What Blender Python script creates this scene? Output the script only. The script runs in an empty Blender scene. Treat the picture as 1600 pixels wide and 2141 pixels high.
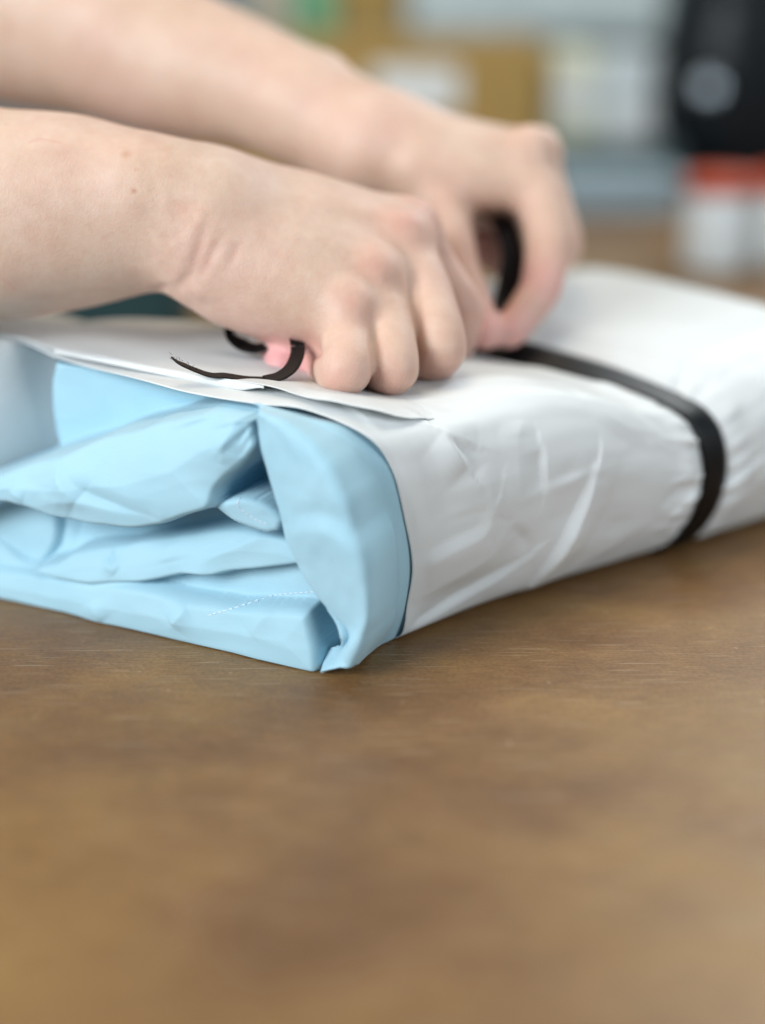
import bpy, bmesh, math, random
import numpy as np
from mathutils import Vector

# ---------------------------------------------------------------- camera, world, light, exposure
SC = bpy.context.scene
COL = SC.collection
cam_d = bpy.data.cameras.new('camera'); cam = bpy.data.objects.new('camera', cam_d); COL.objects.link(cam)
cam.location = (0, 0, .228); cam.rotation_euler = (math.radians(70), 0, 0)
cam_d.sensor_fit = 'VERTICAL'; cam_d.sensor_height = 36; cam_d.sensor_width = 24; cam_d.lens = 50
cam_d.clip_start = .02; cam_d.clip_end = 50
cam_d.dof.use_dof = True; cam_d.dof.focus_distance = .520; cam_d.dof.aperture_fstop = 1.85
SC.camera = cam
w = bpy.data.worlds.new('World'); SC.world = w; w.use_nodes = True
w.node_tree.nodes['Background'].inputs[0].default_value = (.62, .83, 1.0, 1)
w.node_tree.nodes['Background'].inputs[1].default_value = .19
def area(name, loc, target, size, power, color, sy=None):
    l = bpy.data.lights.new(name, 'AREA'); l.shape = 'RECTANGLE'; l.size = size; l.size_y = sy or size
    l.energy = power; l.color = color
    o = bpy.data.objects.new(name, l); COL.objects.link(o); o.location = loc
    o.rotation_euler = (Vector(target) - Vector(loc)).to_track_quat('-Z', 'Y').to_euler()
    return o
area('window_light', (-1.5, -.62, .95), (0, .5, .08), 1.1, 60, (.93, .97, 1.0), 1.0)
area('right_window_light', (1.7, -.7, 1.1), (.1, .55, .05), 1.1, 28, (.90, .96, 1.0), 1.0)
area('back_window_light', (1.3, 2.2, 1.6), (.05, .6, .05), 1.4, 40, (.95, .99, 1.0), 1.2)
area('ceiling_light', (-.3, .9, 2.1), (0, .6, 0), 1.0, 18, (1.0, .82, .58), 1.0)
SC.view_settings.view_transform = 'Standard'; SC.view_settings.look = 'None'
SC.view_settings.gamma = 1; SC.view_settings.exposure = -.12
SC.cycles.use_denoising = True
SC.cycles.max_bounces = 8
SC.cycles.sample_clamp_indirect = 6

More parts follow.
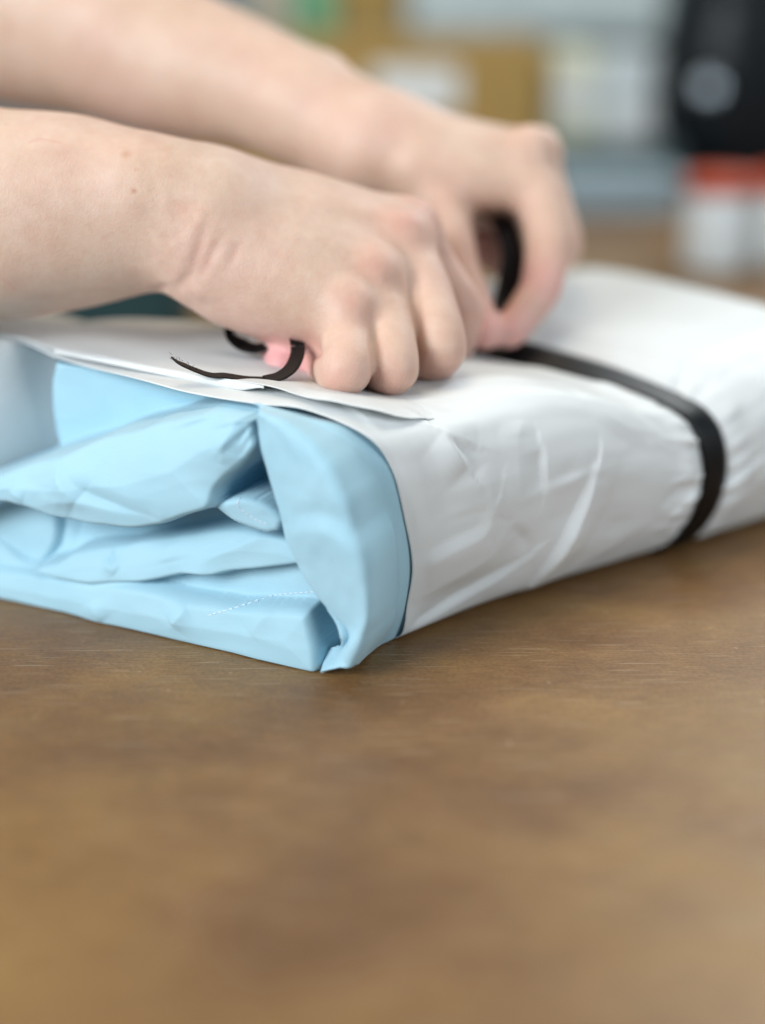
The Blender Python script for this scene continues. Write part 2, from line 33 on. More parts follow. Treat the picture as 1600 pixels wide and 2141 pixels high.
DATA = {'near': {'forearm': [[-0.24617,0.60802,0.14423,0.047],[-0.20833,0.59748,0.14451,0.046],[-0.15469,0.58136,0.14409,0.042],[-0.12651,0.5767,0.1459,0.0386],[-0.1007,0.57151,0.14626,0.032],[-0.08505,0.56809,0.14563,0.029],[-0.06993,0.56692,0.14243,0.029]],'wrist': [[-0.09041,0.58004,0.14922,0.021],[-0.06961,0.58202,0.1459,0.021]],'mc1': [[-0.07316,0.59619,0.14684,0.0185],[-0.03175,0.5968,0.14264,0.014],[0.01155,0.59596,0.1345,0.0115]],'mc2': [[-0.06973,0.5827,0.14485,0.02],[-0.03094,0.5807,0.14227,0.016],[0.00811,0.57665,0.13408,0.0115]],'mc3': [[-0.06804,0.56595,0.13977,0.02],[-0.03396,0.56269,0.13372,0.0165],[-0.00338,0.55695,0.12381,0.0115]],'mc4': [[-0.0659,0.55334,0.13436,0.019],[-0.04069,0.54754,0.12427,0.0165],[-0.01435,0.54059,0.11395,0.0115]],'heel': [[-0.06694,0.55358,0.12332,0.0125],[-0.05946,0.55243,0.12015,0.015],[-0.04674,0.55141,0.11734,0.0165],[-0.02981,0.54707,0.11126,0.0135]],'palm': [[-0.06295,0.58407,0.12229,0.016],[-0.03175,0.58635,0.11393,0.016],[-0.00794,0.58499,0.1102,0.014]],'bridge': [[0.00703,0.60168,0.13559,0.01],[0.00098,0.58375,0.13019,0.011],[-0.00995,0.56646,0.12069,0.0115],[-0.02023,0.55035,0.11151,0.0115]],'web': [[0.01955,0.61103,0.11741,0.007],[0.00799,0.59032,0.11316,0.007],[-0.00587,0.57505,0.10628,0.007],[-0.01917,0.56057,0.10159,0.008]],'pad': [[-0.02439,0.54845,0.10337,0.0105],[-0.01856,0.54096,0.10035,0.0095]],'f1': [[0.01155,0.59596,0.1345,0.0112],[0.02297,0.59224,0.11841,0.01],[0.03307,0.58888,0.10335,0.0094],[0.03014,0.60458,0.08215,0.0085],[0.01695,0.61378,0.07235,0.0072]],'f2': [[0.00811,0.57665,0.13408,0.011],[0.01701,0.55787,0.11757,0.0104],[0.02261,0.53948,0.09918,0.0101],[0.01397,0.56201,0.08508,0.0088],[0.0,0.57778,0.08455,0.0076]],'f3': [[-0.00338,0.55695,0.12381,0.0108],[0.00147,0.5402,0.10993,0.01],[0.00397,0.52318,0.09533,0.0099],[-0.00378,0.54656,0.08649,0.0086],[-0.01463,0.5656,0.08617,0.0073]],'f4': [[-0.01435,0.54059,0.11395,0.0106],[-0.01339,0.52786,0.10528,0.0099],[-0.01347,0.51325,0.0973,0.0097],[-0.01979,0.53047,0.09198,0.0082],[-0.02513,0.55273,0.09174,0.0066]],'thumb': [[-0.06104,0.60821,0.13015,0.016],[-0.04923,0.60552,0.10814,0.012],[-0.04215,0.57268,0.09686,0.0096],[-0.03791,0.54376,0.09049,0.008]],'knuck': [[0.01257,0.58965,0.14056,0.006],[0.00763,0.57066,0.13809,0.0055],[-0.00278,0.54949,0.12669,0.0055],[-0.01216,0.53355,0.11653,0.0055]],'upper': [[-0.24617,0.60802,0.14423,0.047],[-0.29879,0.62652,0.14537,0.048]],'ulna': [[-0.09063,0.55925,0.15643,0.012],[-0.08508,0.55925,0.15643,0.011]]},'far': {'forearm': [[-0.32822,0.87234,0.28569,0.062],[-0.27542,0.83887,0.2522,0.06],[-0.20177,0.79755,0.22639,0.054],[-0.1473,0.77082,0.21144,0.045],[-0.107,0.74939,0.19641,0.038],[-0.06591,0.72948,0.18557,0.031],[-0.03713,0.71557,0.17658,0.027]],'wrist': [[-0.03686,0.70944,0.17436,0.025],[-0.00454,0.6938,0.16064,0.024]],'mc1': [[-0.00447,0.6823,0.15827,0.022],[0.02885,0.67656,0.15713,0.018],[0.06498,0.67068,0.15559,0.012]],'mc2': [[-0.00229,0.69785,0.15713,0.022],[0.03201,0.69785,0.15713,0.017],[0.07114,0.69486,0.15477,0.012]],'mc3': [[-0.00234,0.71292,0.15469,0.021],[0.03296,0.71781,0.1535,0.017],[0.07298,0.71676,0.15062,0.0115]],'mc4': [[-0.00237,0.72269,0.1523,0.02],[0.03126,0.73319,0.1519,0.016],[0.06901,0.73558,0.14386,0.011]],'heel': [[0.0,0.69967,0.14752,0.02],[0.0227,0.68712,0.14229,0.016],[0.03107,0.6692,0.1369,0.012]],'web': [[0.01762,0.66978,0.15311,0.016],[0.03947,0.66484,0.1483,0.014],[0.0592,0.66371,0.14521,0.011]],'palm': [[0.0232,0.70239,0.14039,0.014],[0.04708,0.70935,0.13027,0.014],[0.06924,0.71867,0.12663,0.013]],'bridge': [[0.06437,0.67527,0.15358,0.0115],[0.07077,0.70597,0.1502,0.012],[0.06853,0.7299,0.14286,0.011]],'f1': [[0.06498,0.67068,0.15559,0.0122],[0.07202,0.65842,0.13944,0.011],[0.07482,0.64604,0.12299,0.0104],[0.07014,0.62765,0.10461,0.0094],[0.05564,0.61142,0.08927,0.0076]],'f2': [[0.07114,0.69486,0.15477,0.012],[0.0782,0.68378,0.13603,0.0112],[0.08357,0.67001,0.11574,0.0102],[0.06739,0.66655,0.10624,0.009],[0.04791,0.67441,0.11613,0.0086]],'f3': [[0.07298,0.71676,0.15062,0.0115],[0.08121,0.71016,0.13248,0.0105],[0.08851,0.70291,0.11257,0.0096],[0.07533,0.69808,0.0993,0.0085],[0.05885,0.7005,0.10594,0.0075]],'f4': [[0.06901,0.73558,0.14386,0.011],[0.0777,0.73165,0.1272,0.0096],[0.08533,0.72885,0.11074,0.0088],[0.07314,0.72468,0.09929,0.0076],[0.06095,0.72718,0.10616,0.0066]],'thumb': [[0.01776,0.67413,0.15045,0.017],[0.02746,0.65591,0.13548,0.012],[0.03347,0.62842,0.11257,0.01],[0.04448,0.60735,0.08977,0.0078]],'upper': [[-0.32822,0.87234,0.28569,0.062],[-0.35734,0.88242,0.29877,0.061]],'knuck': [[0.06841,0.67001,0.16252,0.008],[0.07491,0.69349,0.15978,0.007]]},'S0': [[0.0,0.14,0.0015],[0,0.06,0.0015],[0,0.016,0.0011],[0,-0.0005,0.0016],[-0.002,-0.0055,0.0174],[-0.004,-0.0088,0.0338],[-0.008,-0.009,0.0532],[-0.012,-0.0079,0.0717],[-0.018,-0.0035,0.0845],[-0.021,0.0153,0.0912],[-0.0273,0.0284,0.0925],[-0.0263,0.0551,0.0925],[-0.0175,0.0882,0.0925],[-0.0084,0.126,0.0925],[0.005,0.17,0.094],[-0.02,0.198,0.088],[-0.03,0.21,0.05],[-0.03,0.205,0.004],[0,0.15,0.0007]],'S1': [[0.06,0.14,0.0015],[0.06,0.06,0.0015],[0.06,0.018,0.0012],[0.06,0.004,0.0035],[0.06,-0.005,0.018],[0.06,-0.009,0.036],[0.06,-0.01,0.055],[0.06,-0.006,0.073],[0.06,0.004,0.0845],[0.06,0.02,0.09],[0.06,0.035,0.0912],[0.06,0.06,0.0922],[0.06,0.09,0.0925],[0.06,0.126,0.093],[0.06,0.17,0.094],[0.06,0.2,0.086],[0.06,0.212,0.05],[0.06,0.206,0.004],[0.06,0.15,0.0007]],'outer_fold': [[[-0.01502,0.50558,0.08142],[-0.00039,0.50071,0.07839],[0.0157,0.49658,0.07472],[0.02836,0.49482,0.06898],[0.03459,0.49653,0.0543],[0.03744,0.49905,0.03364],[0.03288,0.50761,0.015],[0.02929,0.51159,0.00422],[0.02828,0.51213,0.00318]],[[-0.04312,0.48468,0.09242],[-0.02849,0.47982,0.08939],[-0.0124,0.47569,0.08572],[0.00026,0.47392,0.07398],[0.00649,0.47563,0.0543],[0.00934,0.47815,0.03364],[0.00823,0.4818,0.015],[0.00463,0.48578,0.0009],[0.00363,0.48632,0.0009]],[[-0.04291,0.47981,0.09252],[-0.03007,0.47461,0.08964],[-0.01599,0.46976,0.08411],[-0.00487,0.46703,0.07132],[0.00167,0.46695,0.05345],[0.00419,0.46851,0.03446],[0.00271,0.47171,0.01627],[-0.00271,0.4763,0.0009],[-0.00371,0.47683,0.0009]],[[-0.04245,0.46989,0.09351],[-0.03215,0.46344,0.09033],[-0.02195,0.45704,0.08327],[-0.01378,0.45225,0.07151],[-0.0084,0.44947,0.0561],[-0.00526,0.44841,0.04078],[-0.00439,0.44909,0.02541],[-0.0092,0.4527,0.00876],[-0.01066,0.45345,0.00556]],[[-0.04268,0.46944,0.09229],[-0.03671,0.46523,0.08669],[-0.03019,0.46074,0.0785],[-0.02427,0.45711,0.06716],[-0.02011,0.45496,0.0535],[-0.01538,0.45308,0.03833],[-0.00923,0.45103,0.02197],[-0.01413,0.45468,0.00901],[-0.01602,0.45285,0.00449]],[[-0.04323,0.47255,0.09005],[-0.04164,0.4706,0.08191],[-0.03901,0.46924,0.07206],[-0.03542,0.46738,0.06081],[-0.0325,0.46587,0.04882],[-0.02599,0.46251,0.03387],[-0.01428,0.45757,0.01638],[-0.01943,0.46474,0.0054],[-0.02157,0.45628,0.00142]],[[-0.04006,0.47541,0.09005],[-0.03847,0.47346,0.08191],[-0.03584,0.4721,0.07206],[-0.03225,0.47025,0.06081],[-0.02933,0.46873,0.04882],[-0.02282,0.46537,0.03387],[-0.01111,0.46044,0.01638],[-0.01626,0.4676,0.0054],[-0.0184,0.45914,0.00142]],[[-0.0259,0.49736,0.09005],[-0.02431,0.49541,0.08191],[-0.02168,0.49405,0.07206],[-0.01809,0.49219,0.06081],[-0.01517,0.49068,0.04882],[-0.00866,0.48732,0.03387],[0.00306,0.48239,0.01638],[-0.00209,0.48955,0.0054],[-0.00424,0.48109,0.00142]]],'lobes': [{'p': [[0.14196,0.09101],[0.14028,0.04117],[0.09336,0.05958],[0.06,0.07405],[0.04891,0.08082],[0.04274,0.0889],[0.07903,0.08703]],'n': -0.032,'r': 0.004,'rd': 0.006,'puff': 0,'tilt': [0,0]},{'p': [[0.16773,0.0439],[0.14581,0.05235],[0.12885,0.05985],[0.11326,0.06558],[0.09162,0.07497],[0.06681,0.08409],[0.04335,0.09117],[0.02872,0.0952],[0.02381,0.09526],[0.02625,0.08779],[0.02465,0.08021],[0.03011,0.073],[0.03674,0.06749],[0.04035,0.06289],[0.04332,0.05577],[0.06322,0.04651],[0.07435,0.04291],[0.09439,0.04122],[0.11369,0.04091],[0.12935,0.04275],[0.14166,0.0413],[0.16978,0.02864]],'n': 0.004,'r': 0.0024,'rd': 0.008,'puff': 0.006,'tilt': [-0.03,-0.22]},{'p': [[0.17881,0.03766],[0.14848,0.0413],[0.13637,0.03869],[0.12666,0.03405],[0.12567,0.02336],[0.13276,0.01373],[0.14585,0.01485],[0.15937,0.02033],[0.18043,0.0256]],'n': -0.007,'r': 0.003,'rd': 0.008,'puff': 0.002,'tilt': [0.1,-0.15]},{'p': [[0.17628,0.02877],[0.15545,0.02354],[0.14214,0.0174],[0.12993,0.01568],[0.12506,0.00987],[0.14302,0.00939],[0.15717,0.00911],[0.17922,0.00681]],'n': -0.003,'r': 0.0025,'rd': 0.008,'puff': 0.002,'tilt': [0,-0.3]},{'p': [[0.14282,0.03697],[0.12128,0.03364],[0.08682,0.03942],[0.0753,0.04245],[0.05284,0.05153],[0.03294,0.04846],[0.02628,0.03903],[0.04516,0.03567],[0.08243,0.02905],[0.09815,0.02513],[0.11854,0.01917],[0.13501,0.01148]],'n': -0.014,'r': 0.002,'rd': 0.006,'puff': 0.001,'tilt': [0,-0.3]},{'p': [[0.13129,0.01428],[0.12609,0.01871],[0.11844,0.02125],[0.10934,0.02663],[0.08953,0.03205],[0.07417,0.03695],[0.05441,0.04286],[0.04016,0.04574],[0.02637,0.04584],[0.01737,0.04535],[0.00972,0.03951],[0.01145,0.03629],[0.0385,0.02932],[0.0481,0.02578],[0.06021,0.02436],[0.08043,0.01786],[0.10124,0.0141],[0.11853,0.01321]],'n': -0.002,'r': 0.002,'rd': 0.008,'puff': 0.003,'tilt': [0,-0.35]},{'p': [[0.13122,0.01235],[0.10381,0.0186],[0.06513,0.02688],[0.04081,0.03245],[0.01306,0.03859],[0.00766,0.02808],[0.00501,0.01961],[0.02386,0.01579],[0.04155,0.01386],[0.0585,0.01335],[0.07839,0.01392],[0.09776,0.01245],[0.11787,0.00974]],'n': -0.007,'r': 0.0018,'rd': 0.006,'puff': 0.001,'tilt': [0.05,-0.2]},{'p': [[0.1727,0.01372],[0.15143,0.01269],[0.13743,0.01355],[0.11039,0.01465],[0.09072,0.01718],[0.07177,0.01851],[0.05231,0.01795],[0.03571,0.01888],[0.01839,0.02151],[0.00606,0.02211],[0.00341,0.01551],[0.00058,0.00604],[0.00205,-0.00201],[0.02949,-0.00219],[0.05823,-0.00216],[0.10399,-0.0024],[0.15313,-0.00157],[0.17467,-0.00099]],'n': 0.003,'r': 0.0034,'rd': 0.008,'puff': 0.003,'tilt': [0,-0.1]},{'p': [[0.04442,0.05592],[0.04059,0.05891],[0.03368,0.06063],[0.02583,0.05967],[0.02012,0.05686],[0.01711,0.05332],[0.01836,0.04852],[0.02343,0.04712],[0.03074,0.04822],[0.03752,0.05015],[0.04312,0.05407]],'n': 0.0,'r': 0.0028,'rd': 0.005,'puff': 0.001,'tilt': [0.2,0.05]}],'stitch1': [[0.04686,0.01307],[0.04264,0.01502],[0.03787,0.01685],[0.0285,0.02015],[0.02047,0.02251],[0.01035,0.02476],[0.00593,0.02535]],'stitch2': [[0.02866,0.06439],[0.0327,0.06143],[0.03417,0.05867],[0.03348,0.05625],[0.02798,0.05281],[0.02244,0.05132]],'fstrokes': [{'p': [[0.01396,0.05466],[-0.00231,0.06236],[-0.01584,0.05783],[-0.0271,0.05011]],'w': 0.008,'a': -0.0022,'f': 1,'s': 0},{'p': [[0.013,0.04982],[-0.00222,0.05645],[-0.0158,0.05196],[-0.02506,0.04384]],'w': 0.008,'a': 0.002,'f': 1,'s': 0},{'p': [[0.01272,0.05985],[-0.00239,0.06724],[-0.01588,0.06462]],'w': 0.008,'a': 0.0014,'f': 1,'s': 0},{'p': [[0.00265,0.02508],[0.00083,0.01737],[-0.00253,0.0092]],'w': 0.004,'a': -0.0012,'f': 0,'s': 0},{'p': [[-0.0113,0.01787],[-0.00587,0.01411],[-0.00286,0.00927]],'w': 0.004,'a': -0.003,'f': 0,'s': 0},{'p': [[-0.01558,0.02084],[-0.01125,0.01268],[-0.00521,0.00558]],'w': 0.006,'a': 0.0015,'f': 0,'s': 0},{'p': [[0.0198,0.09375],[0.01227,0.07658],[0.00746,0.05379]],'w': 0.006,'a': 0.0009,'f': 0,'s': 0},{'p': [[0.01743,0.09406],[0.0099,0.07693],[0.00508,0.0542]],'w': 0.005,'a': -0.0007,'f': 0,'s': 0},{'p': [[0.01817,0.09444],[0.00576,0.08139],[-0.00124,0.0612]],'w': 0.006,'a': 0.0009,'f': 0,'s': 0},{'p': [[0.01581,0.09475],[0.00343,0.08173],[-0.00357,0.06159]],'w': 0.005,'a': -0.0007,'f': 0,'s': 0},{'p': [[0.01391,0.09405],[-0.00271,0.08642],[-0.01284,0.07084]],'w': 0.006,'a': 0.0009,'f': 0,'s': 0},{'p': [[0.01157,0.09436],[-0.00499,0.08674],[-0.01511,0.07121]],'w': 0.005,'a': -0.0007,'f': 0,'s': 0},{'p': [[0.00496,0.06994],[0.00999,0.03923]],'w': 0.012,'a': 0.0008,'f': 0,'s': 0},{'p': [[-0.02305,0.07814],[-0.0281,0.05611],[-0.02917,0.03673]],'w': 0.01,'a': -0.0008,'f': 0,'s': 0}],'cstrokes': [{'p': [[0.10917,0.06731],[0.10751,0.05802],[0.09866,0.05088]],'w': 0.008,'a': 0.0024,'f': 0,'s': 0},{'p': [[0.10863,0.06633],[0.10445,0.05955],[0.0958,0.05485],[0.07752,0.05168],[0.06088,0.0489]],'w': 0.012,'a': -0.002,'f': 0,'s': -1},{'p': [[0.12242,0.04485],[0.10251,0.05026],[0.08012,0.04967],[0.06557,0.04999]],'w': 0.006,'a': 0.0012,'f': 0,'s': 0},{'p': [[0.0313,0.09126],[0.03496,0.083],[0.03709,0.07285]],'w': 0.0035,'a': 0.0012,'f': 0,'s': 0},{'p': [[0.02686,0.09281],[0.02996,0.08371],[0.03195,0.07559]],'w': 0.003,'a': -0.001,'f': 0,'s': 0},{'p': [[0.02183,0.09709],[0.02264,0.08955]],'w': 0.004,'a': 0.002,'f': 0,'s': 0},{'p': [[0.02053,0.02061],[0.02891,0.00929]],'w': 0.005,'a': 0.0008,'f': 0,'s': 0},{'p': [[0.02294,0.09619],[0.03134,0.0903],[0.0415,0.08649]],'w': 0.0022,'a': 0.001,'f': 0,'s': 0},{'p': [[0.02213,0.09477],[0.03052,0.08886],[0.04067,0.08504]],'w': 0.002,'a': -0.0007,'f': 0,'s': 0},{'p': [[0.02334,0.09423],[0.03096,0.08599],[0.03856,0.07758]],'w': 0.0022,'a': 0.001,'f': 0,'s': 0},{'p': [[0.02252,0.09281],[0.03014,0.08456],[0.03773,0.07612]],'w': 0.002,'a': -0.0007,'f': 0,'s': 0},{'p': [[0.02364,0.09181],[0.02885,0.08386],[0.03186,0.07757]],'w': 0.0022,'a': 0.001,'f': 0,'s': 0},{'p': [[0.02282,0.09038],[0.02803,0.08243],[0.03104,0.07612]],'w': 0.002,'a': -0.0007,'f': 0,'s': 0},{'p': [[0.02566,0.09583],[0.04241,0.09076],[0.05875,0.08364]],'w': 0.0022,'a': 0.001,'f': 0,'s': 0},{'p': [[0.02485,0.09442],[0.04159,0.08931],[0.05791,0.08217]],'w': 0.002,'a': -0.0007,'f': 0,'s': 0},{'p': [[0.10043,0.00883],[0.09703,0.0033],[0.0953,0.00082]],'w': 0.005,'a': 0.0012,'f': 0,'s': 0},{'p': [[0.0958,0.02533],[0.08982,0.02094]],'w': 0.003,'a': 0.0012,'f': 0,'s': 0},{'p': [[0.08937,0.02653],[0.09432,0.0278]],'w': 0.004,'a': -0.0007,'f': 0,'s': 0},{'p': [[0.06225,0.0066],[0.05702,0.01316],[0.05574,0.01451]],'w': 0.004,'a': 0.0015,'f': 0,'s': 0},{'p': [[0.13383,0.04959],[0.12621,0.04642]],'w': 0.004,'a': 0.001,'f': 0,'s': 0},{'p': [[0.11867,0.03668],[0.11938,0.0232]],'w': 0.004,'a': -0.0015,'f': 0,'s': 0},{'p': [[0.10021,0.03331],[0.09363,0.03611],[0.08608,0.03637],[0.07843,0.03933]],'w': 0.002,'a': 0.001,'f': 0,'s': 0},{'p': [[0.05242,0.03127],[0.04274,0.03728],[0.03568,0.04065],[0.01958,0.05017]],'w': 0.004,'a': 0.0012,'f': 0,'s': 0},{'p': [[0.06954,0.03557],[0.06696,0.02854]],'w': 0.006,'a': 0.0008,'f': 0,'s': 0},{'p': [[0.06227,0.0262],[0.04788,0.02788]],'w': 0.005,'a': 0.0006,'f': 0,'s': 0}],'flap': [[-0.17214,0.58534,0.096],[-0.14832,0.5695,0.096],[-0.13066,0.55283,0.0958],[-0.10749,0.53826,0.0955],[-0.0835,0.5225,0.0955],[-0.06163,0.50896,0.0955],[-0.04241,0.49738,0.0955],[-0.03237,0.49069,0.095],[-0.02301,0.48293,0.0945],[-0.0134,0.48091,0.0935],[-0.00217,0.4797,0.0928],[0.00504,0.48262,0.0925],[0.01225,0.4888,0.092],[0.02073,0.49702,0.0915],[0.03062,0.50998,0.0905],[0.04938,0.5303,0.089],[0.0638,0.54284,0.085],[0.08182,0.55851,0.085],[0.09984,0.57418,0.085],[0.12146,0.59298,0.085],[0.14309,0.61179,0.085],[0.16471,0.63059,0.085]],'ribbon_top': [[0.13275,0.57878,0.00636],[0.13617,0.57693,0.01107],[0.14116,0.57423,0.02954],[0.14059,0.57454,0.04529],[0.13473,0.57771,0.05911],[0.12672,0.58205,0.06438],[0.11255,0.58972,0.069],[0.09434,0.59958,0.07276],[0.07334,0.61095,0.07437],[0.05285,0.62205,0.07684],[0.03855,0.62979,0.07541]],'loop': [[-0.05414,0.56734,0.10557],[-0.05945,0.5653,0.10288],[-0.0601,0.56142,0.101],[-0.05835,0.55638,0.09885],[-0.05415,0.55148,0.09709],[-0.04905,0.54927,0.09685],[-0.04423,0.55102,0.09874],[-0.04092,0.55631,0.10158]],'loop2': [[-0.03627,0.54776,0.10733],[-0.03336,0.53793,0.10369],[-0.03214,0.52827,0.10056],[-0.03381,0.51855,0.09724],[-0.03757,0.51252,0.0953],[-0.04321,0.50955,0.09444]],'tail': [[-0.04321,0.50955,0.09444],[-0.05022,0.50918,0.0949],[-0.0581,0.50912,0.09618],[-0.06332,0.50869,0.09647],[-0.06941,0.50893,0.09858],[-0.07513,0.50934,0.10118],[-0.07752,0.50951,0.10311]],'pinch': [[0.03951,0.64551,0.07182],[0.0495,0.62794,0.08202],[0.05271,0.62227,0.08983],[0.05553,0.63383,0.0982],[0.05813,0.64249,0.10737],[0.05927,0.64921,0.11705],[0.05701,0.65696,0.12667],[0.05343,0.66917,0.13097],[0.04917,0.68752,0.12876]],'side_top': [[-0.17702,0.55048,0.1031],[-0.16485,0.55991,0.09979],[-0.15604,0.56934,0.09644],[-0.14484,0.57807,0.09118],[-0.13474,0.58412,0.08442],[-0.12775,0.58644,0.07617]],'side_bottom': [[-0.17763,0.52634,0.04847],[-0.16427,0.53802,0.04549],[-0.15604,0.54972,0.04255],[-0.14533,0.56144,0.03965],[-0.13519,0.56937,0.03805],[-0.12839,0.57541,0.03711]],'creases': [{'p': [[-0.08028,0.54342,0.12024],[-0.07635,0.5376,0.12451],[-0.07267,0.53446,0.12874],[-0.0694,0.53283,0.13694],[-0.06707,0.53376,0.14373],[-0.06511,0.53564,0.14875]],'w': 0.0026,'a': -0.0012},{'p': [[-0.07012,0.53476,0.12597],[-0.06597,0.53264,0.13286],[-0.06252,0.53299,0.13923],[-0.06019,0.53423,0.14294]],'w': 0.0022,'a': -0.0009},{'p': [[-0.05806,0.532,0.13172],[-0.05455,0.53347,0.13862],[-0.05281,0.53513,0.14191]],'w': 0.002,'a': -0.0005},{'p': [[-0.08823,0.55428,0.11885],[-0.08253,0.54225,0.12325]],'w': 0.002,'a': -0.0006},{'p': [[-0.07216,0.53865,0.11953],[-0.06786,0.53481,0.12396]],'w': 0.004,'a': 0.0009},{'p': [[-0.03397,0.53564,0.1031],[-0.02941,0.53516,0.10021],[-0.02559,0.53164,0.09975]],'w': 0.0022,'a': -0.001},{'p': [[-0.02792,0.53326,0.09616],[-0.02354,0.52638,0.09972],[-0.02116,0.51299,0.10425]],'w': 0.0018,'a': -0.0007},{'p': [[-0.00396,0.52837,0.11525],[-0.00342,0.52612,0.10935],[-0.0039,0.51528,0.10279],[-0.00493,0.50906,0.09529]],'w': 0.0022,'a': -0.001},{'p': [[0.01343,0.55362,0.1278],[0.01334,0.54686,0.11975],[0.01431,0.53733,0.10869],[0.01397,0.53432,0.09816]],'w': 0.0022,'a': -0.001},{'p': [[-0.00091,0.53993,0.12754],[0.00549,0.54107,0.12274],[0.00914,0.53789,0.116]],'w': 0.004,'a': -0.0008},{'p': [[0.02007,0.5727,0.13966],[0.02657,0.58569,0.12594],[0.03048,0.58117,0.11494]],'w': 0.003,'a': -0.0006},{'p': [[-0.0821,0.53844,0.15558],[-0.07496,0.53769,0.15357],[-0.06693,0.53731,0.15256]],'w': 0.004,'a': -0.0006},{'p': [[0.00865,0.56475,0.14425],[0.00094,0.56689,0.14586],[-0.00678,0.56708,0.14776],[-0.01446,0.56579,0.14986],[-0.02207,0.56424,0.15198],[-0.02966,0.56327,0.15402],[-0.03717,0.56188,0.15609]],'w': 0.005,'a': 0.0006},{'p': [[-0.00182,0.54169,0.13069],[-0.00792,0.54351,0.13299],[-0.01401,0.54473,0.13539],[-0.02007,0.54452,0.13804],[-0.02609,0.54413,0.1407],[-0.03209,0.544,0.14331],[-0.0381,0.54419,0.14586]],'w': 0.005,'a': 0.0006},{'p': [[-0.01125,0.52605,0.12027],[-0.01655,0.52766,0.12205],[-0.0219,0.53009,0.12367],[-0.02718,0.53052,0.1257],[-0.03245,0.5308,0.12774],[-0.03771,0.53121,0.12977],[-0.04297,0.53159,0.13179]],'w': 0.005,'a': 0.0006}],'pstrokes': [{'p': [[0.01448,0.08108],[0.01982,0.07271],[0.0249,0.06548]],'w': 0.01,'a': 0.0028,'k': 1.0,'s': 1},{'p': [[0.01447,0.08127],[0.02319,0.07708],[0.03177,0.07296]],'w': 0.008,'a': 0.0016,'k': 1.0,'s': -1},{'p': [[0.06053,0.06729],[0.06004,0.05932],[0.061,0.05048]],'w': 0.008,'a': -0.002,'k': 1.0,'s': 1},{'p': [[0.061,0.05048],[0.07489,0.05187],[0.08806,0.0535]],'w': 0.01,'a': 0.0012,'k': 1.0,'s': 1},{'p': [[0.0883,0.05398],[0.08291,0.04032],[0.07402,0.022],[0.06584,0.00687]],'w': 0.011,'a': 0.004,'k': 1.1,'s': -1},{'p': [[0.05882,0.0244],[0.04196,0.01697],[0.02005,0.00965],[0.00061,0.00438]],'w': 0.009,'a': -0.003,'k': 1.0,'s': 1},{'p': [[0.03659,0.04681],[0.0326,0.03856],[0.01947,0.03591],[0.00265,0.03147]],'w': 0.016,'a': 0.002,'k': 1.0,'s': -1},{'p': [[0.03053,0.06686],[0.03574,0.054],[0.03659,0.04681]],'w': 0.02,'a': 0.0012,'k': 1.0,'s': 1},{'p': [[-0.01068,0.08655],[-0.00388,0.07141],[0.00131,0.05126],[0.0023,0.03235]],'w': 0.01,'a': 0.0018,'k': 1.0,'s': -1},{'p': [[0.1339,0.02145],[0.14156,0.02717],[0.14909,0.03465]],'w': 0.006,'a': 0.0018,'k': 1.0,'s': 1},{'p': [[0.12737,0.02787],[0.13337,0.03443],[0.14769,0.04052]],'w': 0.006,'a': -0.0014,'k': 1.0,'s': 1},{'p': [[0.11221,0.07687],[0.12757,0.0638],[0.14014,0.05514]],'w': 0.01,'a': -0.001,'k': 1.0,'s': 1},{'p': [[0.04609,0.03971],[0.05399,0.03179],[0.05817,0.02455]],'w': 0.012,'a': -0.0012,'k': 1.0,'s': 1},{'p': [[0.09242,0.0861],[0.0988,0.07286],[0.12235,0.0583]],'w': 0.016,'a': 0.0012,'k': 1.0,'s': -1},{'p': [[0.11442,0.0184],[0.09512,0.01169],[0.08172,0.00605]],'w': 0.014,'a': 0.0012,'k': 1.0,'s': 1}],'spots': [{'p': [-0.09276,0.53943,0.15914],'r': 0.001,'c': 0},{'p': [-0.09648,0.548,0.17165],'r': 0.0019,'c': 1},{'p': [-0.09184,0.54299,0.16641],'r': 0.0007,'c': 1},{'p': [-0.14404,0.5615,0.18148],'r': 0.0008,'c': 1}],'scratch': [[[-0.1332,0.55208,0.17563],[-0.13017,0.55343,0.17673],[-0.12649,0.55304,0.17641],[-0.1217,0.55224,0.17543]],[[-0.14634,0.54306,0.12567],[-0.14388,0.54421,0.12361],[-0.14194,0.54591,0.12105]],[[-0.07853,0.53673,0.15088],[-0.07136,0.53694,0.15209],[-0.06781,0.53723,0.15257]],[[-0.10553,0.53939,0.14158],[-0.10175,0.53909,0.14342]]],'red': [[0.01809,0.58607,0.14725],[0.00865,0.56475,0.14425],[-0.00182,0.54169,0.13069],[-0.01089,0.52576,0.11997],[-0.01749,0.50482,0.0946],[0.00267,0.51426,0.09119],[0.01938,0.53415,0.09065],[-0.02558,0.53111,0.09894]]}

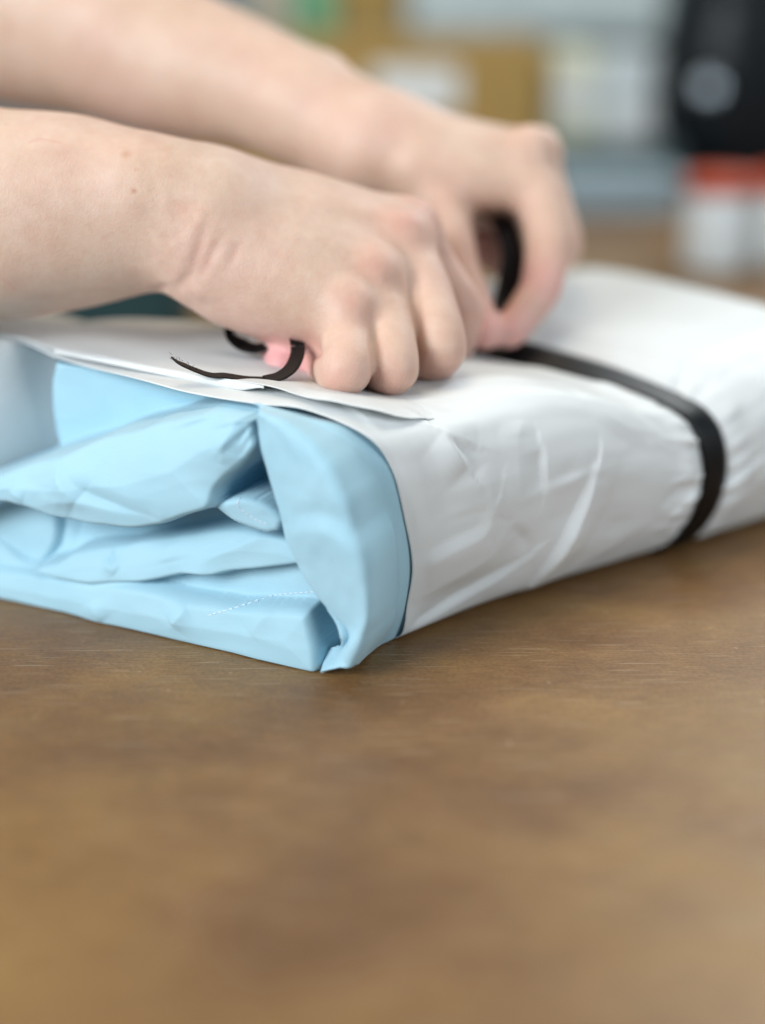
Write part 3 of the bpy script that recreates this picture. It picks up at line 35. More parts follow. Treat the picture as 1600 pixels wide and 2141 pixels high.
# ---------------------------------------------------------------- mesh helpers
def empty(name, loc=(0, 0, 0)):
    o = bpy.data.objects.new(name, None); COL.objects.link(o); o.location = loc
    o.empty_display_size = .02
    return o
def tag(o, label=None, cat=None, group=None, kind=None):
    if label: o['label'] = label
    if cat: o['category'] = cat
    if group: o['group'] = group
    if kind: o['kind'] = kind
    return o
def mesh_obj(name, verts, faces, mat, parent=None, smooth=True):
    me = bpy.data.meshes.new(name)
    if isinstance(faces, np.ndarray):
        V = np.asarray(verts, np.float32); F = np.ascontiguousarray(faces, np.int32); k = F.shape[1]
        me.vertices.add(len(V)); me.vertices.foreach_set('co', V.ravel())
        me.loops.add(F.size); me.loops.foreach_set('vertex_index', F.ravel())
        me.polygons.add(len(F)); me.polygons.foreach_set('loop_start', np.arange(0, F.size, k, dtype=np.int32))
        me.update(calc_edges=True); me.validate()
    else: me.from_pydata([tuple(map(float, v)) for v in verts], [], faces)
    me.materials.append(mat)
    if smooth: me.polygons.foreach_set('use_smooth', [True] * len(me.polygons))
    me.update()
    o = bpy.data.objects.new(name, me); COL.objects.link(o)
    if parent: attach(o, parent)
    return o
def attach(o, parent):
    o.parent = parent
    o.matrix_parent_inverse = parent.matrix_basis.inverted() if parent.parent is None else (parent.parent.matrix_basis @ parent.matrix_basis).inverted()
def grid_faces(nu, nv, wrap=False):
    f = []
    I = np.arange(nu * nv).reshape(nu, nv)
    a = I[:-1, :-1].ravel(); b = I[1:, :-1].ravel(); c = I[1:, 1:].ravel(); d = I[:-1, 1:].ravel()
    return np.stack([a, b, c, d], 1)
def catmull(P, n):
    P = np.asarray(P, float); N = len(P)
    Q = np.vstack([2 * P[0] - P[1], P, 2 * P[-1] - P[-2]])
    out = []
    for t in np.linspace(0, N - 1, n):
        i = min(int(t), N - 2); u = t - i
        p0, p1, p2, p3 = Q[i], Q[i + 1], Q[i + 2], Q[i + 3]
        out.append(.5 * (2 * p1 + (p2 - p0) * u + (2 * p0 - 5 * p1 + 4 * p2 - p3) * u * u + (3 * p1 - p0 - 3 * p2 + p3) * u ** 3))
    return np.array(out)
def box_bm(bm, x0, x1, y0, y1, z0, z1, bev=0, seg=2):
    r = bmesh.ops.create_cube(bm, size=1)
    for v in r['verts']:
        v.co = Vector(((x0 + x1) / 2 + v.co.x * (x1 - x0), (y0 + y1) / 2 + v.co.y * (y1 - y0), (z0 + z1) / 2 + v.co.z * (z1 - z0)))
    if bev:
        es = list({e for v in r['verts'] for e in v.link_edges})
        bmesh.ops.bevel(bm, geom=es, offset=bev, segments=seg, affect='EDGES', profile=.5)
def bm_obj(name, bm, mat, parent=None, smooth=False):
    me = bpy.data.meshes.new(name); bm.to_mesh(me); bm.free(); me.materials.append(mat)
    if smooth: me.polygons.foreach_set('use_smooth', [True] * len(me.polygons))
    o = bpy.data.objects.new(name, me); COL.objects.link(o)
    if parent: attach(o, parent)
    return o
def lathe(name, prof, mat, parent, c, n=40):
    V = []; F = []
    for r, z in prof:
        for k in range(n):
            a = 2 * math.pi * k / n; V.append((c[0] + r * math.cos(a), c[1] + r * math.sin(a), c[2] + z))
    for i in range(len(prof) - 1):
        for k in range(n):
            F.append((i * n + k, i * n + (k + 1) % n, (i + 1) * n + (k + 1) % n, (i + 1) * n + k))
    F.append(tuple(range(n - 1, -1, -1))); F.append(tuple((len(prof) - 1) * n + k for k in range(n)))
    return mesh_obj(name, V, F, mat, parent)
RNG = np.random.default_rng(7)
def vnoise(x, y, seed=0):
    """smooth 2-D gradient noise"""
    g = np.random.default_rng(seed).uniform(-1, 1, (64, 64, 2))
    xi = np.floor(x).astype(int); yi = np.floor(y).astype(int); xf = x - xi; yf = y - yi
    def dot(i, j):
        G = g[(xi + i) % 64, (yi + j) % 64]; return G[..., 0] * (xf - i) + G[..., 1] * (yf - j)
    u = xf ** 3 * (xf * (xf * 6 - 15) + 10); v = yf ** 3 * (yf * (yf * 6 - 15) + 10)
    return (dot(0, 0) * (1 - u) + dot(1, 0) * u) * (1 - v) + (dot(0, 1) * (1 - u) + dot(1, 1) * u) * v
def polydist(P, L, signed=False):
    """distance of points P to polyline L, with arclength fraction"""
    L = np.asarray(L, float); d = np.full(len(P), 1e9); fr = np.zeros(len(P)); sg = np.ones(len(P))
    seg = np.linalg.norm(np.diff(L, axis=0), axis=1); tot = seg.sum(); acc = 0
    for i in range(len(L) - 1):
        ba = L[i + 1] - L[i]; pa = P - L[i]
        h = np.clip(pa @ ba / max(ba @ ba, 1e-12), 0, 1)
        dd = np.linalg.norm(pa - h[:, None] * ba, axis=1)
        m = dd < d; d[m] = dd[m]
        if signed: sg[m] = np.sign(ba[0] * pa[m, 1] - ba[1] * pa[m, 0])
        fr[m] = (acc + h[m] * seg[i]) / tot; acc += seg[i]
    return (d, fr, sg) if signed else (d, fr)
def mesh_normals(V, F):
    n = np.zeros_like(V)
    a = V[F[:, 0]]; b = V[F[:, 1]]; c = V[F[:, 2]]; e = V[F[:, 3]]
    fn = np.cross(c - a, e - b)
    for k in range(4): np.add.at(n, F[:, k], fn)
    return n / np.maximum(np.linalg.norm(n, axis=1, keepdims=True), 1e-12)

# ---------------------------------------------------------------- materials
def mat(name):
    m = bpy.data.materials.new(name); m.use_nodes = True
    nt = m.node_tree; b = nt.nodes['Principled BSDF']
    return m, nt, b
def N(nt, t, **kw):
    n = nt.nodes.new(t)
    for k, v in kw.items():
        if k.startswith('i_'):
            key = k[2:].replace('_', ' ')
            n.inputs[int(key) if key.isdigit() else key].default_value = v
        else: setattr(n, k, v)
    return n
def ramp(nt, fac, stops):
    r = nt.nodes.new('ShaderNodeValToRGB'); e = r.color_ramp.elements
    while len(e) < len(stops): e.new(.5)
    for k, (p, c) in enumerate(stops):
        e[k].position = p; e[k].color = (*c, 1) if len(c) == 3 else c
    nt.links.new(fac, r.inputs[0]); return r.outputs[0]
def coords(nt, scale=(1, 1, 1), rot=(0, 0, 0)):
    tc = nt.nodes.new('ShaderNodeTexCoord'); mp = nt.nodes.new('ShaderNodeMapping')
    mp.inputs['Scale'].default_value = scale; mp.inputs['Rotation'].default_value = rot
    nt.links.new(tc.outputs['Object'], mp.inputs[0]); return mp.outputs[0]
def noise(nt, vec, scale, detail=4, rough=.55):
    n = nt.nodes.new('ShaderNodeTexNoise'); n.inputs['Scale'].default_value = scale
    n.inputs['Detail'].default_value = detail; n.inputs['Roughness'].default_value = rough
    nt.links.new(vec, n.inputs['Vector']); return n.outputs[0]
def mixc(nt, fac, a, b, blend='MIX'):
    m = nt.nodes.new('ShaderNodeMix'); m.data_type = 'RGBA'; m.blend_type = blend
    for s, v in ((0, fac), (6, a), (7, b)):
        if isinstance(v, (int, float)): m.inputs[s].default_value = v
        elif isinstance(v, tuple): m.inputs[s].default_value = (*v, 1)
        else: nt.links.new(v, m.inputs[s])
    return m.outputs[2]
def bump(nt, b, h, strength, dist):
    n = nt.nodes.new('ShaderNodeBump'); n.inputs['Strength'].default_value = strength; n.inputs['Distance'].default_value = dist
    nt.links.new(h, n.inputs['Height'])
    prev = b.inputs['Normal'].links
    if prev: nt.links.new(prev[0].from_socket, n.inputs['Normal'])
    nt.links.new(n.outputs[0], b.inputs['Normal'])
def simple(name, col, rough=.6, spec=.4, var=.12, scale=30):
    m, nt, b = mat(name); v = coords(nt); n = noise(nt, v, scale)
    lo = tuple(c * (1 - var) for c in col); hi = tuple(min(1, c * (1 + var)) for c in col)
    nt.links.new(ramp(nt, n, [(.3, lo), (.7, hi)]), b.inputs['Base Color'])
    b.inputs['Roughness'].default_value = rough; b.inputs['Specular IOR Level'].default_value = spec
    return m

def wood_mat():
    m, nt, b = mat('worn_wood')
    R_ = math.radians(-14)
    big = noise(nt, coords(nt, (.9, 1.5, 1), (0, 0, math.radians(38))), 6.0, 5, .6)
    med = noise(nt, coords(nt, (2.4, 5, 1), (0, 0, R_)), 9, 6, .65)
    fine = noise(nt, coords(nt, (30, 300, 1), (0, 0, R_)), 4, 3, .6)
    c = ramp(nt, big, [(.30, (.118, .059, .026)), (.45, (.168, .088, .034)), (.56, (.218, .123, .044)), (.70, (.268, .162, .058))])
    c = mixc(nt, .40, c, ramp(nt, med, [(.32, (.36, .33, .31)), (.5, (.50, .49, .47)), (.68, (.62, .61, .58))]), 'OVERLAY')
    c = mixc(nt, .55, c, ramp(nt, fine, [(.3, (.30, .30, .30)), (.7, (.70, .70, .70))]), 'OVERLAY')
    gr = noise(nt, coords(nt, (1, 2.2, 1), (0, 0, R_)), 620, 3, .7)
    c = mixc(nt, .65, c, ramp(nt, gr, [(.3, (.25, .25, .25)), (.7, (.76, .76, .76))]), 'OVERLAY')
    sp = noise(nt, coords(nt), 210, 2, .5)
    c = mixc(nt, ramp(nt, sp, [(.71, (0, 0, 0)), (.78, (.30, .30, .30))]), c, (.55, .44, .30))
    sc = noise(nt, coords(nt, (9, 300, 1), (0, 0, math.radians(-34))), 4, 1, .5)
    c = mixc(nt, ramp(nt, sc, [(.64, (0, 0, 0)), (.72, (.42, .42, .42))]), c, (.46, .36, .24))
    nt.links.new(c, b.inputs['Base Color'])
    nt.links.new(ramp(nt, med, [(.3, (.34,) * 3), (.7, (.48,) * 3)]), b.inputs['Roughness'])
    b.inputs['Specular IOR Level'].default_value = .40
    bump(nt, b, fine, .20, .0005); bump(nt, b, med, .08, .002)
    return m
def cloth_mat():
    m, nt, b = mat('blue_cotton')
    v = coords(nt)
    n = noise(nt, v, 45, 3)
    base = ramp(nt, n, [(.3, (.415, .685, .81)), (.7, (.44, .70, .82))])
    nt.links.new(base, b.inputs['Base Color'])
    b.inputs['Roughness'].default_value = .62; b.inputs['Specular IOR Level'].default_value = .32
    b.inputs['Sheen Weight'].default_value = .25; b.inputs['Sheen Roughness'].default_value = .45
    w1 = N(nt, 'ShaderNodeTexWave', wave_type='BANDS', bands_direction='DIAGONAL'); w1.inputs['Scale'].default_value = 520
    nt.links.new(v, w1.inputs['Vector'])
    w2 = N(nt, 'ShaderNodeTexWave', wave_type='BANDS', bands_direction='Z'); w2.inputs['Scale'].default_value = 620
    nt.links.new(v, w2.inputs['Vector'])
    ad = N(nt, 'ShaderNodeMath', operation='ADD'); nt.links.new(w1.outputs['Fac'], ad.inputs[0]); nt.links.new(w2.outputs['Fac'], ad.inputs[1])
    bump(nt, b, ad.outputs[0], .16, .00018)
    tr = N(nt, 'ShaderNodeBsdfTranslucent'); tr.inputs[0].default_value = (.22, .56, .80, 1)
    mx = N(nt, 'ShaderNodeMixShader'); mx.inputs[0].default_value = .16
    nt.links.new(b.outputs[0], mx.inputs[1]); nt.links.new(tr.outputs[0], mx.inputs[2]); nt.links.new(mx.outputs[0], nt.nodes['Material Output'].inputs[0])
    bump(nt, b, noise(nt, v, 60, 2), .10, .0012)
    return m
def paper_mat():
    m, nt, b = mat('white_paper')
    v = coords(nt)
    n = noise(nt, v, 14, 4)
    nt.links.new(ramp(nt, n, [(.3, (.77, .805, .815)), (.7, (.805, .835, .845))]), b.inputs['Base Color'])
    b.inputs['Roughness'].default_value = .48; b.inputs['Specular IOR Level'].default_value = .35
    bump(nt, b, noise(nt, v, 900, 2), .10, .0001); bump(nt, b, noise(nt, v, 70, 3), .08, .001)
    vo = N(nt, 'ShaderNodeTexVoronoi'); vo.inputs['Scale'].default_value = 38; vo.feature = 'F1'
    ds = N(nt, 'ShaderNodeVectorMath', operation='ADD'); nt.links.new(v, ds.inputs[0]); nn = N(nt, 'ShaderNodeTexNoise'); nn.inputs['Scale'].default_value = 12; nt.links.new(v, nn.inputs['Vector'])
    sc_ = N(nt, 'ShaderNodeVectorMath', operation='SCALE'); sc_.inputs['Scale'].default_value = .03; nt.links.new(nn.outputs['Color'], sc_.inputs[0]); nt.links.new(sc_.outputs[0], ds.inputs[1]); nt.links.new(ds.outputs[0], vo.inputs['Vector'])
    bump(nt, b, vo.outputs['Distance'], .10, .003)
    tr = N(nt, 'ShaderNodeBsdfTranslucent'); tr.inputs[0].default_value = (.80, .84, .84, 1)
    mx = N(nt, 'ShaderNodeMixShader'); mx.inputs[0].default_value = .14
    nt.links.new(b.outputs[0], mx.inputs[1]); nt.links.new(tr.outputs[0], mx.inputs[2])
    nt.links.new(mx.outputs[0], nt.nodes['Material Output'].inputs[0])
    return m
def ribbon_mat():
    m, nt, b = mat('black_satin')
    b.inputs['Base Color'].default_value = (.0016, .0022, .0034, 1); b.inputs['Roughness'].default_value = .40
    b.inputs['Specular IOR Level'].default_value = .28
    v = coords(nt); w1 = N(nt, 'ShaderNodeTexWave'); w1.inputs['Scale'].default_value = 700; nt.links.new(v, w1.inputs['Vector'])
    bump(nt, b, w1.outputs['Fac'], .15, .0002)
    return m
def skin_mat():
    m, nt, b = mat('skin')
    v = coords(nt)
    at = N(nt, 'ShaderNodeAttribute', attribute_name='tint')
    sx = N(nt, 'ShaderNodeSeparateColor'); nt.links.new(at.outputs['Color'], sx.inputs[0])
    n1 = noise(nt, v, 42, 5, .6); n2 = noise(nt, v, 190, 4, .6)
    c = ramp(nt, n1, [(.30, (.57, .395, .300)), (.5, (.625, .455, .355)), (.70, (.67, .51, .41))])
    n0 = noise(nt, v, 16, 3, .5)
    c = mixc(nt, ramp(nt, n0, [(.42, (0, 0, 0)), (.66, (.42, .42, .42))]), c, (.64, .40, .34))
    c = mixc(nt, .35, c, ramp(nt, n2, [(.3, (.44, .40, .39)), (.7, (.57, .555, .55))]), 'OVERLAY')
    c = mixc(nt, sx.outputs[0], c, (.54, .220, .180))
    c = mixc(nt, sx.outputs[1], c, (.40, .150, .060))
    c = mixc(nt, sx.outputs[2], c, (.80, .330, .370))
    nt.links.new(c, b.inputs['Base Color'])
    b.inputs['Roughness'].default_value = .50; b.inputs['Specular IOR Level'].default_value = .38
    b.inputs['Subsurface Weight'].default_value = .35
    b.inputs['Subsurface Radius'].default_value = (1.0, .38, .22); b.inputs['Subsurface Scale'].default_value = .004
    vo = N(nt, 'ShaderNodeTexVoronoi'); vo.inputs['Scale'].default_value = 1500; nt.links.new(v, vo.inputs['Vector'])
    bump(nt, b, vo.outputs['Distance'], .40, .00026)
    bump(nt, b, noise(nt, v, 520, 4, .65), .32, .0006)
    bump(nt, b, noise(nt, v, 85, 3), .16, .002)
    return m
M = dict(wood=wood_mat(), cloth=cloth_mat(), paper=paper_mat(), ribbon=ribbon_mat(), skin=skin_mat(),
         thread=simple('pale_thread', (.62, .76, .84), .7))

#==SDF==
def rcone(p, a, b, ra, rb):
    ba = b - a; pa = p - a
    t = pa @ ba; bb = max(ba @ ba, 1e-12)
    h = np.clip(t / bb, 0, 1)
    return np.sqrt(np.maximum(np.einsum('ij,ij->i', pa, pa) - 2 * h * t + h * h * bb, 0)) - (ra + (rb - ra) * h)
def densify(L, n=4):
    P = np.asarray(L, float)
    if len(P) < 3: return P
    Q = np.vstack([2 * P[0] - P[1], P, 2 * P[-1] - P[-2]]); out = []
    for i in range(len(P) - 1):
        p0, p1, p2, p3 = Q[i:i + 4]
        for u in np.arange(n) / n:
            out.append(.5 * (2 * p1 + (p2 - p0) * u + (2 * p0 - 5 * p1 + 4 * p2 - p3) * u * u + (3 * p1 - p0 - 3 * p2 + p3) * u ** 3) * .6 + (p1 * (1 - u) + p2 * u) * .4)
    return np.array(out + [P[-1]])
def chain(p, L, k=.004, n=7):
    L = densify(L, n); c = L[:, :3].mean(0); R = (np.linalg.norm(L[:, :3] - c, axis=1) + L[:, 3]).max()
    out = np.linalg.norm(p - c, axis=1) - R
    m = np.nonzero(out < .016)[0]
    if len(m):
        q = p[m]; d = None
        for i in range(len(L) - 1):
            s = rcone(q, L[i][:3], L[i + 1][:3], L[i][3], L[i + 1][3])
            d = s if d is None else np.minimum(d, s)
        out[m] = d
    return out
def ball(p, c): return np.linalg.norm(p - np.array(c[:3]), axis=1) - c[3]
def smin(a, b, k):
    h = np.maximum(k - np.abs(a - b), 0) / k
    return np.minimum(a, b) - h * h * k * .25
def make_sdf(J, which):
    def f(p):
        d = smin(chain(p, J['forearm'], 0, 10), chain(p, J['upper']), .03)
        d = smin(d, chain(p, J['wrist'], .01), .012)
        if 'ulna' in J: d = smin(d, chain(p, J['ulna'], .01), .02)
        hand = None
        for k in ('mc1', 'mc2', 'mc3', 'mc4'):
            s = chain(p, J[k], .01); hand = s if hand is None else smin(hand, s, .015)
        for k in ('palm', 'bridge'):
            if k in J: hand = smin(hand, chain(p, J[k], .008), .010)
        d = smin(d, hand, .012 if which == 'near' else .02)
        if which == 'near':
            hl = smin(chain(p, J['heel'], .008), hand, .010)
            d = smin(d, hl, .0035)
        else: d = smin(d, chain(p, J['heel'], .008), .012)
        d = smin(d, chain(p, J['thumb'], .006), .006 if which == 'near' else .010)
        fing = None
        for k in ('f1', 'f2', 'f3', 'f4'):
            s = chain(p, J[k], .005)
            fing = s if fing is None else smin(fing, s, .0018)
        fing = smin(fing, chain(p, J['web'], .004), .006)
        if 'pad' in J: fing = smin(fing, chain(p, J['pad'], .004), .006)
        d = smin(d, fing, .006 if which == 'near' else .0035)
        for q in J['knuck']: d = smin(d, ball(p, q), .010)
        return d
    return f
#==SDF==
def surface_nets(f, lo, hi, h, blk=8):
    n = np.ceil((hi - lo) / h / blk).astype(int) * blk + 1
    nb = (n - 1) // blk
    vol = np.full(tuple(n), 1.0, np.float32)
    bi = np.stack(np.meshgrid(*[np.arange(k) for k in nb], indexing='ij'), -1).reshape(-1, 3)
    cen = lo + (bi + .5) * blk * h
    dc = f(cen); R = blk * h * .87 * 1.25
    vol_b = dc < 0
    act = np.abs(dc) < R
    for i in np.nonzero(vol_b & ~act)[0]:
        x, y, z = bi[i] * blk; vol[x:x + blk + 1, y:y + blk + 1, z:z + blk + 1] = -1
    g = np.stack(np.meshgrid(*[np.arange(blk + 1)] * 3, indexing='ij'), -1).reshape(-1, 3)
    ids = np.nonzero(act)[0]
    for c0 in range(0, len(ids), 200):
        ch = ids[c0:c0 + 200]
        pts = (bi[ch][:, None, :] * blk + g[None]).reshape(-1, 3)
        vals = f(lo + pts * h).reshape(len(ch), blk + 1, blk + 1, blk + 1)
        for k, i in enumerate(ch):
            x, y, z = bi[i] * blk; vol[x:x + blk + 1, y:y + blk + 1, z:z + blk + 1] = vals[k]
    s = vol < 0
    cnt = np.zeros(tuple(n - 1), np.int8)
    offs = [(i, j, k) for i in (0, 1) for j in (0, 1) for k in (0, 1)]
    for i, j, k in offs: cnt += s[i:n[0] - 1 + i, j:n[1] - 1 + j, k:n[2] - 1 + k]
    cells = np.argwhere((cnt > 0) & (cnt < 8))
    idx = np.full(tuple(n - 1), -1, np.int64); idx[tuple(cells.T)] = np.arange(len(cells))
    acc = np.zeros((len(cells), 3)); num = np.zeros(len(cells))
    for a in range(8):
        for ax in range(3):
            o = offs[a]
            if o[ax]: continue
            o2 = list(o); o2[ax] = 1
            va = vol[tuple((cells + o).T)]; vb = vol[tuple((cells + o2).T)]
            m = (va < 0) != (vb < 0); t = va[m] / (va[m] - vb[m])
            p = np.repeat(np.array(o, float)[None], m.sum(), 0); p[:, ax] = t
            acc[m] += p; num[m] += 1
    V = lo + (cells + acc / num[:, None]) * h
    F = []
    for ax in range(3):
        u, v = (ax + 1) % 3, (ax + 2) % 3
        sl0 = [slice(1, n[k] - 1) for k in range(3)]; sl0[ax] = slice(0, n[ax] - 1)
        sl1 = list(sl0); sl1[ax] = slice(1, n[ax])
        a = s[tuple(sl0)]; b = s[tuple(sl1)]
        base = np.array([1, 1, 1]); base[ax] = 0
        for cond, flip in (((a & ~b), False), ((~a & b), True)):
            e = np.argwhere(cond) + base
            def at(du, dv):
                c = e.copy(); c[:, u] -= du; c[:, v] -= dv; return idx[tuple(c.T)]
            q = [at(1, 1), at(0, 1), at(0, 0), at(1, 0)]
            F.append(np.stack(q[::-1] if flip else q, 1))
    F = np.vstack(F)
    return V, F[(F >= 0).all(1)]
def smooth_mesh(V, F, it, lam=.5, plain=False):
    e = np.vstack([F[:, [0, 1]], F[:, [1, 2]], F[:, [2, 3]], F[:, [3, 0]]])
    c = np.unique(e.min(1).astype(np.int64) * len(V) + e.max(1)); e = np.stack([c // len(V), c % len(V)], 1); e = np.vstack([e, e[:, ::-1]])
    o = np.argsort(e[:, 0], kind='stable'); src = e[o, 1]; deg = np.bincount(e[:, 0], minlength=len(V))
    st = np.concatenate([[0], np.cumsum(deg)[:-1]]); dg = np.maximum(deg, 1)[:, None]
    for i in range(it):
        for l in ((lam,) if plain else (lam, -lam * 1.02)):
            V = V + l * (np.add.reduceat(V[src], st, axis=0) / dg - V)
    return V

# ---------------------------------------------------------------- table
def build_table():
    bm = bmesh.new(); box_bm(bm, -.43, 1.5, -.25, 2.0, -.045, 0, .004, 3)
    o = bm_obj('table', bm, M['wood'])
    tag(o, 'worn brown wooden table top under the wrapped bundle', 'table', kind='structure')
build_table()

# ---------------------------------------------------------------- bundle frame
O = np.array([.0054, .485, 0]); th = math.radians(35)
A = np.array([math.cos(th), math.sin(th), 0]); NA = np.array([math.sin(th), -math.cos(th), 0]); ZV = np.array([0, 0, 1.])
SHEAR = .5
def aqz(P):
    P = np.asarray(P, float); a, q, z = P[..., 0], P[..., 1], P[..., 2]
    return O + (a - SHEAR * q)[..., None] * A - q[..., None] * NA + z[..., None] * ZV
def aqz_inv(P):
    r = P - O; q = -(r @ NA); return np.stack([r @ A + SHEAR * q, q, r[:, 2]], 1)
KP = np.array([-.02062, .46086, 0]); EL = np.array([-.88829, .45929, 0]); NE = np.array([-.45929, -.88829, 0])

# ---------------------------------------------------------------- blue cloth
def poly_sd(X, Y, P):
    """distance inside a closed polygon (positive inside)"""
    d = np.full(X.shape, 1e9); ins = np.zeros(X.shape, bool); n = len(P)
    for i in range(n):
        x0, y0 = P[i]; x1, y1 = P[(i + 1) % n]
        ex, ey = x1 - x0, y1 - y0; L = ex * ex + ey * ey
        if L < 1e-14: continue
        t = np.clip(((X - x0) * ex + (Y - y0) * ey) / L, 0, 1)
        d = np.minimum(d, np.hypot(X - x0 - t * ex, Y - y0 - t * ey))
        if abs(ey) > 1e-12:
            ins ^= ((y0 > Y) != (y1 > Y)) & (X < ex * (Y - y0) / ey + x0)
    return np.where(ins, d, -d)
def closed_catmull(P, k=5):
    P = np.asarray(P, float); n = len(P); out = []
    for i in range(n):
        p0, p1, p2, p3 = P[i - 1], P[i], P[(i + 1) % n], P[(i + 2) % n]
        for u in np.arange(k) / k:
            cr = .5 * (2 * p1 + (p2 - p0) * u + (2 * p0 - 5 * p1 + 4 * p2 - p3) * u * u + (3 * p1 - p0 - 3 * p2 + p3) * u ** 3)
            out.append(cr * .65 + (p1 * (1 - u) + p2 * u) * .35)
    return np.array(out)
CLOTH = {}
def build_cloth():
    root = empty('folded_cloth', tuple(KP))
    tag(root, 'light blue cotton cloth folded into thick layers inside the white paper', 'cloth')
    h = .00045
    es = np.arange(-.034, .245, h); zs = np.arange(0.0006, .0900, h)
    E_, Z_ = np.meshgrid(es, zs, indexing='ij')
    Hh = np.full(E_.shape, -.055)
    wob = vnoise(E_ * 60, Z_ * 90, 3) * .0012
    for i, L in enumerate(DATA['lobes']):
        P = closed_catmull(L['p'])
        d = poly_sd(E_ + wob * .5, Z_ + wob * .7, P)
        t = np.clip(d / L['r'], 0, 1)
        hh = L['n'] - L['rd'] + L['rd'] * np.sqrt(np.maximum(0, 1 - (1 - t) ** 2))
        zc = P[:, 1].mean(); ec = P[:, 0].mean()
        hh += L['tilt'][0] * (E_ - ec) + L['tilt'][1] * (Z_ - zc)
        hh += L['puff'] * (1 - np.exp(-np.maximum(d, 0) / .012))
        hh += vnoise(E_ * 30 + i * 7, Z_ * 45 + i * 3, 11 + i) * .0022
        hh += (.5 - np.abs(vnoise(E_ * 55 + i * 3.1 + Z_ * 20, Z_ * 120 + i, 51 + i))) * .0005
        hh = np.where(d > 0, hh, -.055)
        kk = .0006 + .006 * np.clip((E_ - .05) / .06, 0, 1)
        sm_ = np.maximum(kk - np.abs(Hh - hh), 0) / kk
        Hh = np.maximum(Hh, hh) + sm_ * sm_ * kk * .25 * ((Hh > -.05) & (hh > -.05))
    P2 = np.stack([E_.ravel(), Z_.ravel()], 1); flat = Hh.ravel().copy()
    for S in DATA['cstrokes']:
        L = catmull(S['p'], 14); d, fr, sg = polydist(P2, L, True)
        d = d * np.where(sg * S.get('s', 0) > 0, 3., np.where(S.get('s', 0) == 0, 1., .8))
        tap = np.sin(np.pi * np.clip(fr, .04, .96)) ** .6
        flat += 1.7 * S['a'] * np.exp(-(d / S['w']) ** 1.3) * tap
    Hh = flat.reshape(E_.shape)
    for it in range(2):   # take the pixel steps off the crease lines
        G = Hh.copy(); G[1:-1, 1:-1] = (Hh[1:-1, 1:-1] * 4 + Hh[2:, 1:-1] + Hh[:-2, 1:-1] + Hh[1:-1, 2:] + Hh[1:-1, :-2]) / 8; Hh = G
    Hh[0, :] = Hh[-1, :] = -.055; Hh[:, -1] = np.minimum(Hh[:, -1], -.03)
    CLOTH['H'] = (es, zs, Hh)
    V = KP + E_[..., None] * EL + Z_[..., None] * ZV + Hh[..., None] * NE
    F = grid_faces(len(es), len(zs))
    cen = Hh.reshape(-1)[F].max(1)
    F = F[cen > -.0549]
    used = np.unique(F); rm = np.full(E_.size, -1); rm[used] = np.arange(len(used))
    mesh_obj('folds', V.reshape(-1, 3)[used], rm[F], M['cloth'], root)
    # outer layer wrapping round the near corner
    cv = [catmull(c, 150) for c in DATA['outer_fold']]
    nu = 110; X = catmull(np.stack(cv, 0).reshape(len(cv), -1), nu).reshape(nu, 150, 3)
    F2 = grid_faces(nu, 150); Vx = X.reshape(-1, 3); Nx = mesh_normals(Vx, F2)
    if (Nx[nu // 2 * 150 + 75] @ NE) < 0: Nx = -Nx
    P2 = np.stack([(Vx - KP) @ EL, Vx[:, 2]], 1); disp = np.zeros(len(Vx))
    for S in DATA['fstrokes']:
        d, fr = polydist(P2, catmull(S['p'], 14))
        disp += 1.2 * S['a'] * np.exp(-(d / S['w']) ** 1.6) * np.sin(np.pi * np.clip(fr, .04, .96)) ** .6
    disp += vnoise(P2[:, 0] * 40, P2[:, 1] * 30, 17) * .0012 + vnoise(P2[:, 0] * 190, P2[:, 1] * 130, 18) * .00035 + (.5 - np.abs(vnoise(P2[:, 0] * 70 + P2[:, 1] * 30, P2[:, 1] * 24, 19))) * .0007
    u_ = np.repeat(np.linspace(0, 1, nu), 150); disp *= np.clip((u_ - .16) / .12, 0, 1) * np.clip((1 - u_) / .1, 0, 1)
    Vx = Vx + Nx * disp[:, None]; Vx[:, 2] = np.maximum(Vx[:, 2], .0007)
    of = mesh_obj('outer_fold', Vx, F2, M['cloth'], root)
    sm = of.modifiers.new('thickness', 'SOLIDIFY'); sm.thickness = .0004; sm.offset = -1
    # stitching: short raised threads along the hems
    def surf(e, z, up):
        i = int(np.clip(round((e - es[0]) / h), 0, len(es) - 1)); j = int(np.clip(round((z - zs[0]) / h), 0, len(zs) - 1))
        return KP + e * EL + z * ZV + (Hh[i, j] + up) * NE
    for key, step in (('stitch1', .0021), ('stitch2', .0019)):
        V = []; F = []
        L = catmull(DATA[key], 120); s = np.concatenate([[0], np.cumsum(np.linalg.norm(np.diff(L, axis=0), axis=1))])
        for s0 in np.arange(0, s[-1] - step, step):
            pts = []
            for u in (0, .36, .72):
                q = s0 + u * step; pts.append(surf(np.interp(q, s, L[:, 0]), np.interp(q, s, L[:, 1]), .00003 + (.00013 if u == .36 else 0)))
            b0 = len(V); dirv = pts[2] - pts[0]; sd = np.cross(dirv, NE); sd = sd / (np.linalg.norm(sd) + 1e-9) * .00027
            for p in pts: V += [p + sd, p + NE * .00024, p - sd]
            for k in (0, 1):
                a = b0 + 3 * k; F += [(a, a + 3, a + 4, a + 1), (a + 1, a + 4, a + 5, a + 2)]
        st = mesh_obj('hem_stitching', V, F, M['thread'], root); st['kind'] = 'stuff'
    # body of the bundle behind the folds, inside the paper
    prof = [(.022, .004), (.014, .012), (.008, .034), (.008, .050), (.014, .060), (.026, .066), (.05, .072), (.09, .075), (.125, .074), (.145, .06), (.150, .02), (.140, .004)]
    nsec = 12; V = []; F = []
    prof = catmull(prof, 40)
